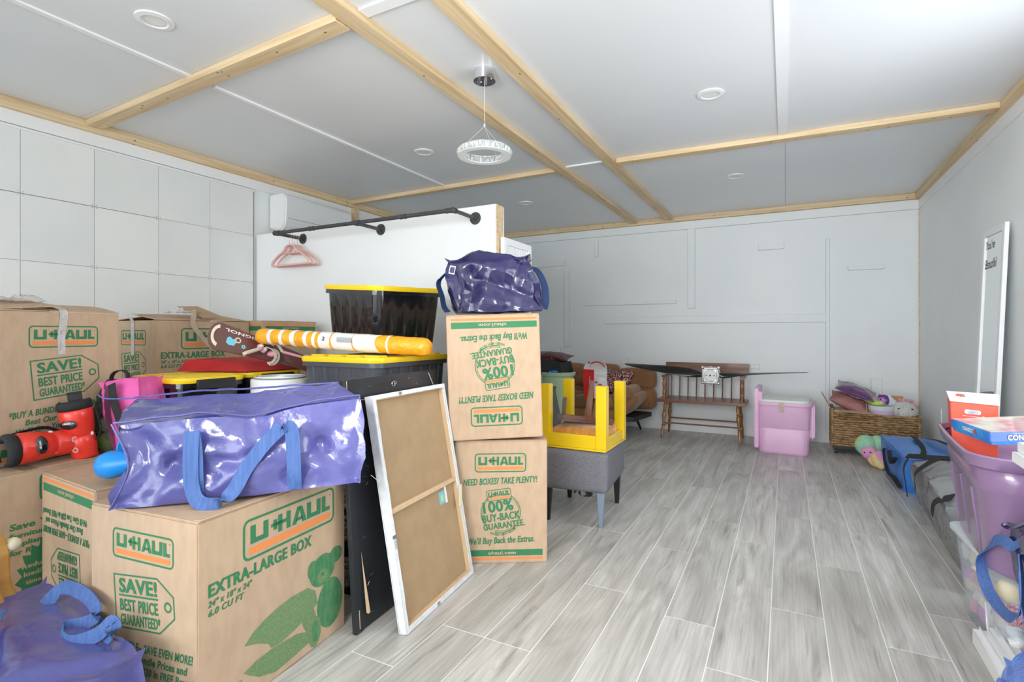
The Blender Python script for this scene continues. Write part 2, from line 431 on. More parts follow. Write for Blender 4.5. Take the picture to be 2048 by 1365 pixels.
# ------------------------------------------------------------------ lettering
_tc = {}
_tn = {}
def text2d(s, bold=0.02, shear=0.0):
    key = (s, bold, shear)
    if key in _tc: return _tc[key]
    cu = bpy.data.curves.new('t', 'FONT')
    cu.body = s; cu.size = 1.0; cu.offset = min(bold, .022); cu.shear = shear; cu.resolution_u = 3
    cu.align_x = 'LEFT'; cu.space_character = 1.07
    o = bpy.data.objects.new('t', cu); COL.objects.link(o)
    dg = bpy.context.evaluated_depsgraph_get()
    me = bpy.data.meshes.new_from_object(o.evaluated_get(dg))
    vs = [(v.co.x, v.co.y) for v in me.vertices]
    fs = [tuple(p.vertices) for p in me.polygons]
    if bold > .025:      # heavier strokes: the same outline set a hair to each side
        n0, f0, v0 = len(vs), list(fs), list(vs)
        for k, dx in enumerate((-.45 * bold, .45 * bold)):
            vs += [(x + dx, y) for x, y in v0]
            fs += [tuple(i + n0 * (k + 1) for i in f) for f in f0]
    bpy.data.objects.remove(o); bpy.data.curves.remove(cu); bpy.data.meshes.remove(me)
    xs = [v[0] for v in vs]; ys = [v[1] for v in vs]
    _tn[key] = len(v0) if bold > .025 else len(vs)
    _tc[key] = (vs, fs, min(xs), max(xs), min(ys), max(ys))
    return _tc[key]
class Print:
    """flat print on a face: u along the face (0..W), v up (0..H); flip turns it upside down"""
    def __init__(s, W, H, org, eu, ev, en, flip=False):
        s.W, s.H = W, H
        s.o, s.u, s.v, s.n = Vector(org), Vector(eu), Vector(ev), Vector(en)
        s.flip = flip
        s.layers = {}
    def P(s, u, v, h=0.0008):
        if s.flip: u, v = s.W - u, s.H - v
        return s.o + s.u * u + s.v * v + s.n * h
    def poly(s, layer, pts, h=0.0008):
        b = s.layers.setdefault(layer, MB())
        b.add([s.P(u * s.W, v * s.H, h) for u, v in pts], [tuple(range(len(pts)))])
    def text(s, layer, t, u0, v0, u1, hgt, bold=0.03, shear=0.0, rot=0.0, h=0.0008, piv=None):
        """fit text into u0..u1 (fractions), cap height hgt (fraction of H), baseline at v0"""
        vs, fs, x0, x1, y0, y1 = text2d(t, bold, shear)
        k = (u1 - u0) * s.W / (x1 - x0)
        kh = hgt * s.H / 0.72
        b = s.layers.setdefault(layer, MB())
        c, sn = math.cos(R(rot)), math.sin(R(rot))
        px, py = (u0 * s.W, v0 * s.H) if piv is None else (piv[0] * s.W, piv[1] * s.H)
        out = []
        nn_ = _tn[(t, bold, shear)]
        for i_, (x, y) in enumerate(vs):
            X = u0 * s.W + (x - x0) * k - px; Y = v0 * s.H + y * kh - py
            out.append(s.P(px + X * c - Y * sn, py + X * sn + Y * c, h + .00022 * (i_ // nn_)))
        b.add(out, fs)
    def ring(s, layer, pts, w, h=0.0008):
        """closed outline of metric width w from fraction points"""
        q = [Vector((u * s.W, v * s.H)) for u, v in pts]
        n = len(q)
        outr, inr = [], []
        for i in range(n):
            a, b_, c = q[i - 1], q[i], q[(i + 1) % n]
            d1 = (b_ - a).normalized(); d2 = (c - b_).normalized()
            n1 = Vector((-d1.y, d1.x)); n2 = Vector((-d2.y, d2.x))
            m = (n1 + n2); m = m.normalized() / max(0.35, m.normalized().dot(n1)) if m.length > 1e-6 else n1
            outr.append(b_ - m * w / 2); inr.append(b_ + m * w / 2)
        b = s.layers.setdefault(layer, MB())
        b.add([s.P(p.x, p.y, h) for p in outr + inr], [(i, (i + 1) % n, n + (i + 1) % n, n + i) for i in range(n)])
    def rrect(s, u0, v0, u1, v1, rad, k=5):
        pts = []
        ru, rv = rad / s.W, rad / s.H
        for cu, cv, a0 in ((u1 - ru, v0 + rv, -90), (u1 - ru, v1 - rv, 0), (u0 + ru, v1 - rv, 90), (u0 + ru, v0 + rv, 180)):
            for i in range(k + 1):
                a = R(a0 + 90 * i / k)
                pts.append((cu + ru * math.cos(a), cv + rv * math.sin(a)))
        return pts
    def logo(s, u0, v0, u1, v1, rot=0.0):
        """rounded frame with blocky haulage lettering and a stripe"""
        c, sn = math.cos(R(rot)), math.sin(R(rot))
        cu, cv = (u0 + u1) / 2, (v0 + v1) / 2
        def tr(p):
            x, y = (p[0] - cu) * s.W, (p[1] - cv) * s.H
            return (cu + (x * c - y * sn) / s.W, cv + (x * sn + y * c) / s.H)
        w, hh = (u1 - u0) * s.W, (v1 - v0) * s.H
        s.ring('green', [tr(p) for p in s.rrect(u0, v0, u1, v1, hh * 0.17)], hh * 0.065)
        def q(*pts):
            s.poly('green', [tr((u0 + (u1 - u0) * a, v0 + (v1 - v0) * b)) for a, b in pts])
        def r(a0, b0, a1, b1): q((a0, b0), (a1, b0), (a1, b1), (a0, b1))
        y0, y1 = 0.37, 0.84
        r(.06, y0, .11, y1); r(.105, y0, .19, y0 + .13); r(.185, y0, .235, y1)          # U
        r(.262, .57, .40, .665); r(.285, .48, .325, .755)                              # plus bar
        r(.335, y0, .38, y1); r(.425, y0, .47, y1); r(.38, .57, .425, .665)            # H
        q((.485, y0), (.535, y0), (.585, y1), (.565, y1), (.545, y1))                   # A
        q((.585, y1), (.565, y1), (.605, y0), (.655, y0), (.605, y1)); r(.53, .45, .61, .54)
        r(.66, y0, .71, y1); r(.705, y0, .785, y0 + .13); r(.78, y0, .83, y1)          # U
        r(.845, y0, .895, y1); r(.89, y0, .95, y0 + .12)                              # L
        r(.945, .80, .955, .84)
        s.poly('orange', [tr((u0 + (u1 - u0) * a, v0 + (v1 - v0) * b)) for a, b in ((.05, .11), (.95, .11), (.95, .28), (.05, .28))])
    def finish(s, parent):
        names = {'green': 'green_print', 'orange': 'orange_print', 'palegreen': 'halftone_print', 'midgreen': 'teddy_bear_print', 'card': 'knocked_out_lettering'}
        for ly, b in s.layers.items():
            b.build(names.get(ly, ly + '_print'), ly, parent)

def pr_band(p, u1=0.96, v=0.055, text=True):
    p.poly('green', [(0.03, v + .005), (u1, v + .005), (u1, v + .055), (0.03, v + .055)])
    p.poly('orange', [(0.03, v - .025), (u1, v - .025), (u1, v - .008), (0.03, v - .008)])
    if text: p.text('card', 'uhaul.com', .36, v + .018, .66, .027, 0.03, h=0.0014)
def pr_save(p, text=True, band=True):
    p.logo(.23, .755, .79, .895)
    rot = 5
    tagp = [(.25, .42), (.66, .42), (.80, .50), (.80, .60), (.66, .68), (.25, .68)]
    def tr(u, v):
        x, y = (u - .5) * p.W, (v - .55) * p.H
        c, s = math.cos(R(rot)), math.sin(R(rot))
        return (.5 + (x * c - y * s) / p.W, .55 + (x * s + y * c) / p.H)
    p.ring('green', [tr(*q) for q in tagp], 0.005)
    ci = [tr(.745 + .028 * math.cos(a / 12 * 6.283), .55 + .021 * math.sin(a / 12 * 6.283)) for a in range(12)]
    p.ring('green', ci, 0.006)
    pv = (.5, .55)
    p.text('green', 'SAVE!', .295, .595, .655, .070, .05, 0, rot, piv=pv)
    p.poly('green', [tr(.29, .575), tr(.66, .575), tr(.66, .584), tr(.29, .584)])
    p.text('green', 'BEST PRICE', .295, .505, .655, .058, .04, 0, rot, piv=pv)
    p.text('green', 'GUARANTEED*', .295, .437, .67, .052, .04, 0, rot, piv=pv)
    if text:
        p.text('green', '*BUY A BUNDLE\u2014SAVE EVEN MORE!', .07, .312, .95, .042, .04, .25, 3, piv=pv)
        p.text('green', 'Beat Our Bundle Prices and', .18, .257, .90, .038, .035, .25, 3, piv=pv)
        p.text('green', "We'll Give You $20 in FREE Boxes!", .11, .203, .95, .038, .035, .25, 3, piv=pv)
    if band: pr_band(p)
def pr_seal(p):
    p.logo(.22, .745, .765, .89)
    p.text('green', 'NEED BOXES? TAKE PLENTY!', .09, .635, .895, .052, .045, .22, 2.0)
    cx, cy, r = .495, .41, .095
    for rr, w in ((r * 1.03, .004), (r * .95, .0025)):
        for a0, a1 in ((103, 232), (252, 322), (-22, 58)):
            q = [R(a0 + (a1 - a0) * k / 16) for k in range(17)]
            for k in range(16):
                p.poly('green', [(cx + (rr + z_) * math.cos(t) / p.W, cy + (rr + z_) * math.sin(t) / p.H) for z_, t in ((-w / 2, q[k]), (w / 2, q[k]), (w / 2, q[k + 1]), (-w / 2, q[k + 1]))])
    hh = p.H
    p2 = Print(p.W, p.H, p.o + p.n * .0006, p.u, p.v, p.n, p.flip); p2.layers = p.layers
    p2.logo(.345, .515, .605, .60, 7)
    pv = (cx, cy)
    p2.text('green', '100%', .31, .425, .64, .090, .035, 0, 7, piv=pv)
    p2.text('green', 'BUY-BACK', .29, .350, .70, .060, .035, 0, 7, piv=pv)
    p2.text('green', 'GUARANTEE.', .29, .285, .74, .050, .03, 0, 7, piv=pv)
    arc = 'UNUSED\u2013WITH RECEIPT'
    for i, ch in enumerate(arc):
        if ch == ' ': continue
        a = R(-118 + 78 * i / (len(arc) - 1))
        rr = .108
        u = cx + rr * math.cos(a) / p.W; v = cy + rr * math.sin(a) / p.H
        p.text('green', ch, u - .008, v - .01, u + .009, .02, .02, 0, math.degrees(a) + 90)
    p.text('green', "We'll Buy Back the Extras.", .14, .155, .86, .052, .045, .22, 2.0)
    pr_band(p, .95)
def pr_side(p, bear=True, small=True):
    p.logo(.248, .715, .893, .915)
    p.text('green', 'EXTRA-LARGE BOX', .052, .625, .71, .062, .07)
    p.text('green', '24" x 18" x 24"', .05, .577, .297, .029, .035, .2)
    p.text('green', '6.0 CU FT', .052, .533, .25, .031, .035, .2)
    if bear:
        p.poly('palegreen', [(.25, .285), (.30, .325), (.37, .355), (.46, .378), (.55, .39), (.68, .385), (.74, .34), (.76, .26), (.68, .22), (.58, .19), (.48, .175), (.42, .18), (.40, .215), (.33, .255)])
        p.poly('palegreen', [(.245, .15), (.32, .17), (.42, .175), (.50, .17), (.60, .16), (.70, .12), (.70, .06), (.58, .045), (.45, .035), (.34, .075), (.28, .12)])
        ly = 'midgreen'
        def ell(cu, cv, ru, rv, layer, h, n=20, rot=0):
            c, s = math.cos(R(rot)), math.sin(R(rot))
            p.poly(layer, [(cu + ru * math.cos(t) * c - rv * math.sin(t) * s, cv + ru * math.cos(t) * s + rv * math.sin(t) * c) for t in [6.283 * k / n for k in range(n)]], h)
        ell(.865, .215, .11, .15, ly, .0010)
        ell(.80, .44, .105, .095, ly, .0012)
        ell(.72, .47, .04, .055, ly, .0013); ell(.915, .49, .055, .05, ly, .0013)
        ell(.80, .405, .045, .04, 'palegreen', .0016); ell(.80, .415, .014, .010, 'green', .0018)
        ell(.765, .45, .008, .008, 'green', .0018); ell(.835, .445, .008, .008, 'green', .0018)
        ell(.69, .20, .05, .10, 'palegreen', .0012, rot=20)
        ell(.735, .10, .05, .09, 'palegreen', .0014); ell(.74, .10, .03, .062, ly, .0016)
        p.text('card', 'uhaul.com', .84, .02, .97, .001)
    if small: p.logo(.14, .085, .235, .125)
def pr_starburst(p):
    p.logo(.545, .80, .97, .96)
    p.text('green', 'Save Your', .39, .65, .69, .040, .05, .08)
    p.text('green', 'Furniture', .39, .598, .59, .031, .045, .08)
    p.text('green', 'Appliances', .39, .547, .62, .031, .045, .08)
    p.text('green', 'for Rental', .39, .497, .60, .031, .045, .08)
    pts = []
    for k in range(36):
        a = k / 36 * 6.283
        rr = .13 if k % 2 else .165
        pts.append((.58 + rr * math.cos(a) / p.W * .6, .32 + rr * math.sin(a) / p.H * .95))
    p.poly('green', pts)
    p.text('card', 'Reduce', .45, .40, .60, .028, .04, h=.0014)
    p.text('card', 'load/unload', .46, .35, .68, .028, .04, h=.0014)
    p.text('card', 'time!', .47, .30, .56, .028, .04, h=.0014)

# ------------------------------------------------------------------ shell
X0, X1, Y0, Y1, ZC = -4.02, 1.165, -5.50, 6.40, 2.519
floor = struct('floor', MB().mm((X0, Y0, -0.06), (X1, Y1, -0.0014)), 'grout')
MB().mm((X0, Y0, -.0013), (X1, -.602, 0)).build('rear_flooring', 'plank', floor)
offs = {0: 2.44, 1: 3.00, 2: 3.58, -1: 3.15, -2: 2.17, -3: 2.85, -4: 2.28, -5: 1.70, -6: 2.95, -7: 1.405}
PW, PL = 0.19, 1.25
YF = -.6
meshes = {}
for k in range(-22, 6):
    xa = -0.053 + PW * k
    xb = xa + PW
    xa, xb = max(xa, X0 + .002), min(xb, X1 - .002)
    if xb - xa < 0.02: continue
    o = offs.get(k, random.random() * PL)
    y = o - PL * math.ceil((o - YF) / PL)
    while y < Y1:
        ya, yb = max(y, YF), min(y + PL, Y1)
        if yb - ya > 0.03:
            key = (round(xb - xa, 3), round(yb - ya, 3))
            if key not in meshes:
                w, h = (xb - xa - .0038) / 2, (yb - ya - .0045) / 2
                pb = MB().box((0, 0, -0.0006), (2 * w, 2 * h, 0.0012))
                ob = pb.build('plank', 'plank', floor, bevel=0.0003, seg=1)
                meshes[key] = ob.data
            else:
                ob = bpy.data.objects.new('plank', meshes[key]); COL.objects.link(ob); ob.parent = floor
            ob.location = ((xa + xb) / 2, (ya + yb) / 2, 0)
        y += PL

ceiling = struct('ceiling', MB().mm((X0 - .1, Y0 - .1, ZC + .006), (X1 + .1, Y1 + .1, ZC + .12)), 'joint')
cxs = [X0, -2.812, -1.63, -1.19, 0.0, X1]
cys = [Y0, -3.1, -.72, 1.68, 4.05, Y1]
for i in range(5):
    for j in range(5):
        MB().mm((cxs[i] + .001, cys[j] + .001, ZC), (cxs[i + 1] - .001, cys[j + 1] - .001, ZC + .006)).build('ceiling_panel', 'ceil', ceiling)
# walls
wall_back = struct('wall_back', MB().mm((X0, Y1, 0), (X1, Y1 + .1, ZC)), 'wall')
wall_right = MB()
WY0, WY1, WZ0, WZ1 = 1.75, 3.05, .525, 2.175      # opening added in the unseen part of the right wall to brighten the room
for a, b_ in (((X1, WY1, 0), (X1 + .1, Y1 + .1, ZC)), ((X1, WY0, 0), (X1 + .1, WY1, WZ0)), ((X1, WY0, WZ1), (X1 + .1, WY1, ZC)), ((X1, Y0, 0), (X1 + .1, WY0, ZC))): wall_right.mm(a, b_)
struct('wall_right', wall_right, 'wall')
wall_left = struct('wall_left', MB().mm((X0 - .1, Y0, 0), (X0, Y1 + .1, ZC)), 'wall')
wall_front = MB()
wall_front.mm((X0 - .1, Y0 - .1, 0), (-3.98, Y0, ZC)); wall_front.mm((1.1, Y0 - .1, 0), (X1 + .1, Y0, ZC)); wall_front.mm((-3.98, Y0 - .1, 2.5), (1.1, Y0, ZC))
struct('wall_front', wall_front, 'wall')
# hardboard tiles on the left wall
tys = [1.402 - .385 * k for k in range(1, 0, -1)] + [1.402, 1.776, 2.171, 2.552, 2.932]
tzs = [0.0, .39, .785, 1.18, 1.578, 1.975, 2.365]
scr = MB()
MB().mm((X0, 1.012, 0), (X0 + .004, 2.945, 2.37)).build('joint_backing', 'joint', wall_left)
for i in range(len(tys) - 1):
    for j in range(len(tzs) - 1):
        t = .0008 + .001 * random.random()
        jz = .0022 if j == 4 and i in (0, 1, 2) else 0
        MB().mm((X0 + .004, tys[i] + .0012, tzs[j] + .0012), (X0 + .004 + .006 + t, tys[i + 1] - .0012, tzs[j + 1] - .0012 - jz)).build('panel', 'tile', wall_left)
        for dy in (.012, -.012):
            for dz in (.010, -.010):
                scr.box((X0 + .0125, (tys[i] if dy > 0 else tys[i + 1]) + dy, (tzs[j] if dz > 0 else tzs[j + 1]) + dz), (.003, .006, .006))
o = scr.build('screw_head', 'steel', wall_left); o['kind'] = 'stuff'
# right wall seams / panels
for a, b_ in ((.66, 2.0), (2.004, 3.2), (3.204, 4.4), (4.404, 5.6), (5.604, 6.385)):
    pass
# white flat trims
tn = [0]
def trim(a, b, m='trimw', bevel=.0015):
    tn[0] += 1
    return struct('trim_%d' % tn[0], MB().mm(a, b), m, bevel=bevel, seg=1)
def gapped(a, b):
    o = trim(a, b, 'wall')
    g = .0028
    MB().mm((a[0] - g, b[1] - .003, a[2] - g * 1.3), (b[0] + g, b[1], b[2] + g * .4)).build('caulk_gap_shade', 'joint2', o)  # grey plate rim: caulk gap with its shadow put into the colour
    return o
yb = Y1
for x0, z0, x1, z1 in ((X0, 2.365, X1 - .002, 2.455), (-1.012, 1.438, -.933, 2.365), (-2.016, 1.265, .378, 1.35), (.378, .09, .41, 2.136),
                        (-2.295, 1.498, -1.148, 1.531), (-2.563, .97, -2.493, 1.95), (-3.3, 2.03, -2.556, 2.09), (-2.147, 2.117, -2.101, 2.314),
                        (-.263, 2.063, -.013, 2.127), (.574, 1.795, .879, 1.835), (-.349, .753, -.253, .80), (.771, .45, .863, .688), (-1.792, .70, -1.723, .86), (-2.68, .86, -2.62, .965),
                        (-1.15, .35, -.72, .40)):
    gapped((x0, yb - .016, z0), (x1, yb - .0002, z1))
trim((X1 - .010, Y0, 2.365), (X1 - .0002, Y1 - .011, 2.455))
trim((X0 + .0002, Y0, 2.372), (X0 + .012, Y1 - .011, 2.452))
trim((X0 + .0002, Y0, 2.350), (X0 + .016, 2.94, 2.366))
struct('baseboard_back', MB().mm((X0, Y1 - .014, 0), (X1, Y1 - .0002, .095)), 'trimw', bevel=.003)
struct('baseboard_right', MB().mm((X1 - .014, Y0, 0), (X1 - .0002, Y1 - .015, .095)), 'trimw', bevel=.003)
# thin pine sliver in the corner
trim((X1 - .007, Y1 - .022, .1), (X1 - .0004, Y1 - .011, 2.36), 'pine', 0)

def pine(p0, p1, w, h, knots=4, seed=0):
    """board with its length along local x; p0,p1 end centres"""
    tn[0] += 1
    p0, p1 = Vector(p0), Vector(p1)
    d = p1 - p0
    o = struct('trim_%d' % tn[0], MB().box((d.length / 2, 0, 0), (d.length, w, h)), 'pine', bevel=.002, seg=1)
    o.location = p0
    o.rotation_euler = (0, 0, math.atan2(d.y, d.x))
    rr = random.Random(seed)
    kb = MB()
    for _ in range(knots):
        x = rr.uniform(.1, d.length - .1); y = rr.uniform(-w * .35, w * .35)
        kb.lathe([(.0001, 0), (.006, 0.0002), (.004, .0006)], 8, Matrix.Translation((x, y, -h / 2 - .0002)) @ Matrix.Rotation(R(180), 4, 'X') @ Matrix.Diagonal((1.6, .7, 1, 1)))
        if h > .05:
            kb.lathe([(.0001, 0), (.006, 0.0002), (.004, .0006)], 8, Matrix.Translation((x, -w / 2 - .0002, y * h / w)) @ Matrix.Rotation(R(90), 4, 'X'))
            kb.lathe([(.0001, 0), (.006, 0.0002), (.004, .0006)], 8, Matrix.Translation((x, w / 2 + .0002, y * h / w)) @ Matrix.Rotation(R(-90), 4, 'X'))
    kb.build('knot', 'knot', o)
    return o
zb = ZC - .0195
pine((-1.650, Y0, zb), (-1.640, Y1 - .04, zb), .085, .038, 14, 1)       # beam A
pine((-1.222, Y0, zb), (-1.222, Y1 - .04, zb), .085, .038, 14, 2)       # beam B
pine((X0 + .04, 1.762, zb), (-1.700, 1.675, zb), .085, .038, 9, 3)
pine((X0 + .04, 4.06, zb), (-1.690, 4.03, zb), .060, .038, 9, 4)
pine((-1.178, 4.06, zb), (X1 - .04, 4.125, zb), .085, .038, 9, 5)
pine((X0 + .0195, Y0, ZC - .034), (X0 + .0195, Y1 - .04, ZC - .034), .038, .067, 16, 6)
pine((X1 - .0195, Y0, ZC - .034), (X1 - .0195, Y1 - .04, ZC - .034), .038, .067, 14, 7)
pine((X0, Y1 - .0195, ZC - .029), (X1, Y1 - .0195, ZC - .029), .038, .058, 16, 8)
# white ceiling strips
trim((-2.825, Y0, ZC - .012), (-2.795, 1.70, ZC - .0003)); trim((-2.825, 1.81, ZC - .012), (-2.795, 4.02, ZC - .0003))
trim((-.045, Y0, ZC - .007), (.015, 4.04, ZC - .0003))
trim((-1.60, 1.66, ZC - .010), (-1.27, 1.72, ZC - .0003)); trim((-1.60, 4.02, ZC - .012), (-1.27, 4.05, ZC - .0003))

# partition
PY = 2.96
part = struct('wall_partition', MB().mm((X0 + .012, PY, 0), (-1.664, PY + .012, 1.984)), 'wall')
MB().mm((X0 + .012, PY + .103, 0), (-1.664, PY + .115, 1.984)).build('panel', 'wall', part)
MB().mm((-1.702, PY + .0125, 0), (-1.664, PY + .1025, 1.984)).build('stud', 'pine', part)
MB().mm((X0 + .012, PY + .0125, 1.946), (-1.703, PY + .1025, 1.984)).build('stud', 'pine', part)
MB().mm((-2.72, PY + .0125, 0), (-2.682, PY + .1025, 1.945)).build('stud', 'pine', part)
MB().mm((-1.675, PY + .002, 1.90), (-1.660, PY + .098, 1.984)).build('top_block', 'pine', part)
# post from partition to left-wall beam
pp = MB().mm((X0 + .012, 4.06, 1.0), (X0 + .050, 4.13, ZC - .07)).build('trim_60', 'pine'); pp['kind'] = 'structure'

# ------------------------------------------------------------------ fixtures
def downlight(x, y, label):
    t = thing('recessed_light', label, 'light', (x, y, ZC), 0, 'flush ceiling lights')
    m = Matrix.Rotation(R(180), 4, 'X')
    MB().lathe([(.047, -.0005), (.075, .0003), (.074, .006), (.052, .009), (.047, .004)], 32, m, cap=False).build('trim_ring', 'white', t, smooth=True)
    MB().lathe([(.0001, .003), (.047, .003), (.047, -.0005)], 32, m, cap=False).build('diffuser', 'downlight', t, smooth=True)
downlight(-2.451, 1.312, 'round white flush light at upper left of the ceiling, largest in view')
downlight(-.381, 3.192, 'round white flush light in the ceiling bay right of the pendant')
downlight(-2.425, 3.209, 'round white flush light in the ceiling left of the crystal ring')
downlight(-2.421, 4.96, 'round white flush light in the ceiling above the white dividing wall end')
downlight(-.385, 4.955, 'small round white flush light in the back right ceiling bay')

pend = thing('pendant_light', 'crystal ring pendant on thin wires under a chrome canopy', 'light', (-1.396, 2.365, ZC))
MB().lathe([(.058, 0), (.058, -.055), (.054, -.055), (.054, -.012), (.0001, -.012)], 36, cap=False).build('canopy', 'chrome', pend, smooth=True)
MB().lathe([(.0001, -.030), (.0535, -.030)], 36, cap=False).build('canopy_inside', 'blackm', pend)
b = MB()
for a in (20, 150, 270): b.ball((.036 * math.cos(R(a)), .036 * math.sin(R(a)), -.042), .006, 8, 6)
b.build('screw', 'chrome', pend, smooth=True)
b = MB().cyl((0, 0, -.03), (0, 0, -.275), .0010, n=6)
for a in (90, 210, 330): b.cyl((0, 0, -.29), (.128 * math.cos(R(a)), .128 * math.sin(R(a)), -.412), .0006, n=5)
b.build('suspension_wire', 'white', pend)
MB().lathe([(.001, -.262), (.006, -.268), (.006, -.286), (.003, -.296), (.001, -.298)], 12).build('wire_gripper', 'chrome', pend, smooth=True)
b = MB()
for rr, n in ((.138, 30), (.104, 24)):
    for k in range(n):
        a = 2 * math.pi * (k + .5) / n
        w = math.pi * rr / n
        m = Matrix.Translation((rr * math.cos(a), rr * math.sin(a), -.428)) @ Matrix.Rotation(a, 4, 'Z')
        sgn = 1 if rr > .12 else -1
        b.add([(0, -w * .95, -.015), (0, w * .95, -.015), (0, w * .95, .015), (0, -w * .95, .015), (.009 * sgn, 0, 0)], [(0, 1, 4), (1, 2, 4), (2, 3, 4), (3, 0, 4), (3, 2, 1, 0)], m)
o = b.build('crystal_band', 'crystal', pend); o['kind'] = 'stuff'
MB().lathe([(.103, -.4445), (.140, -.4445), (.140, -.4475), (.103, -.4475), (.103, -.4445)], 60, cap=False).build('lower_ring', 'white', pend)
MB().lathe([(.106, -.410), (.136, -.410), (.136, -.413), (.106, -.413), (.106, -.410)], 60, cap=False).build('upper_ring', 'chrome', pend)

# wall air conditioner
ac = thing('air_conditioner', 'white split air conditioner high on the left wall behind the divider', 'air conditioner', (X0 + .0125, 3.475, 2.20))
prof = [(0, -.14), (.13, -.165), (.175, -.15), (.205, -.10), (.212, .09), (.200, .135), (.17, .152), (0, .155)]
n = len(prof)
vs = [(x, -.39, z) for x, z in prof] + [(x, .39, z) for x, z in prof]
MB().add(vs, [tuple(range(n)), tuple(reversed(range(n, 2 * n)))] + [(k, n + k, n + (k + 1) % n, (k + 1) % n) for k in range(n)]).build('body', 'white', ac, bevel=.012, seg=3)
MB().mm((.10, -.34, -.1665), (.188, .34, -.150)).build('louvre', 'white', ac, bevel=.004)
MB().mm((.2085, -.36, -.062), (.2125, .36, -.059)).build('front_seam', 'joint', ac)
MB().mm((.02, -.37, .150), (.16, .37, .158)).build('intake_grille', 'trimw', ac)

# pipe clothes rail
rail = thing('clothes_rail', 'black iron pipe clothes rail bolted along the white dividing wall', 'rail', (-2.627, PY, 1.905))
b = MB(); xs = (-.813, 0, .81)
RY = -.262
b.tube([(-.813, RY, 0), (.81, RY, 0)], .0135, 12)
b.build('rail_pipe', 'iron', rail, smooth=True)
for x in xs:
    MB().tube([(x, -.012, 0), (x, RY, 0)], .0125, 12).build('bracket_arm', 'iron', rail, smooth=True)
    MB().lathe([(.001, .020), (.022, .020), (.022, .008), (.040, .006), (.042, .0005), (.001, .0005)], 28, Matrix.Translation((x, 0, 0)) @ Matrix.Rotation(R(90), 4, 'X')).build('flange', 'iron', rail, smooth=True)
    b = MB()
    for a in range(4): b.lathe([(.001, .0095), (.0035, .0095), (.0035, .006)], 8, Matrix.Translation((x + .032 * math.cos(R(45 + 90 * a)), 0, .032 * math.sin(R(45 + 90 * a)))) @ Matrix.Rotation(R(90), 4, 'X'), cap=True)
    b.build('bolt', 'blackm', rail)
    MB().ball((x, RY, 0), .0185, 14, 10).build('elbow' if x else 'tee_joint', 'iron', rail, smooth=True)
    MB().tube([(x, RY + .03, 0), (x, RY + .02, 0)], .017, 12).build('collar', 'iron', rail)
for x in (-.42, .02, .42, .78, -.78):
    MB().tube([(x - .022, RY, 0), (x - .018, RY, 0), (x - .017, RY, 0), (x + .017, RY, 0), (x + .018, RY, 0), (x + .022, RY, 0)], [.0175, .0175, .0155, .0155, .0175, .0175], 12).build('coupling', 'iron', rail)

def hanger(y, a, label):
    t = thing('clothes_hanger', label, 'hanger', (-3.44, y, 1.905), a, 'pink hangers on the left bracket arm')
    hk = [(0.0165 * math.sin(q), 0, 0.0165 * math.cos(q)) for q in [R(k) for k in range(-60, 181, 20)]] + [(-.004, 0, -.030), (0, 0, -.045), (0, 0, -.07)]
    MB().tube(hk, .0018, 8).build('hook', 'rosegold', t, smooth=True)
    z = -.065
    left = smooth_path([(0, 0, z), (-.045, 0, z - .012), (-.075, 0, z - .045), (-.15, 0, z - .085), (-.205, 0, z - .125), (-.212, 0, z - .150), (-.195, 0, z - .158), (0, 0, z - .158)], 5)
    MB().tube([(p.x, p.y, p.z) for p in left], .0078, 8).build('shoulder_frame', 'hangerpink', t, smooth=True)
    MB().tube([(-p.x, p.y, p.z) for p in left], .0078, 8).build('shoulder_frame', 'hangerpink', t, smooth=True)
    MB().tube([(-.075, 0, z - .047), (-.055, 0, z - .066), (.055, 0, z - .066), (.075, 0, z - .047)], .0055, 6).build('tie_bar', 'hangerpink', t, smooth=True)
hanger(2.905, R(3), 'pink velvet clothes hanger nearest the wall flange')
hanger(2.880, R(-4), 'pink velvet clothes hanger second from the wall flange')
hanger(2.858, R(2), 'pink velvet clothes hanger third from the wall flange')
hanger(2.832, R(-2), 'pink velvet clothes hanger at the front of the bunch')

# outlet on right wall and switch plates
for i, (y, z) in enumerate(((5.60, .455),)):
    t = thing('wall_outlet', 'white double outlet low on the right wall by the red game box', 'outlet', (X1, y, z))
    MB().mm((-.007, -.037, -.058), (-.0003, .037, .058)).build('cover_plate', 'white', t, bevel=.002)
    MB().mm((-.0085, -.018, .010), (-.006, .018, .042)).mm((-.0085, -.018, -.042), (-.006, .018, -.010)).build('socket', 'trimw', t)

# ------------------------------------------------------------------ louvred white shutter beside the partition
sh = thing('shutter_panel', 'white ribbed shutter panel standing against the end of the dividing wall', 'shutter', (-1.655, 3.01, 0))
for y0, y1 in ((0, .045), (.37, .415)): MB().mm((0, y0, 0), (.028, y1, 1.775)).build('stile', 'trimw', sh, bevel=.002)
for z0, z1 in ((0, .08), (.86, .93), (1.73, 1.775)): MB().mm((0, .045, z0), (.028, .37, z1)).build('crosspiece', 'trimw', sh, bevel=.002)
for k in range(13): MB().mm((.006, .0465 + .0249 * k, .08), (.018, .0465 + .0249 * k + .0225, 1.73)).build('slat', 'trimw', sh, bevel=.002, seg=1)
MB().mm((.002, .045, .08), (.006, .37, 1.73)).build('backing', 'trimw', sh)

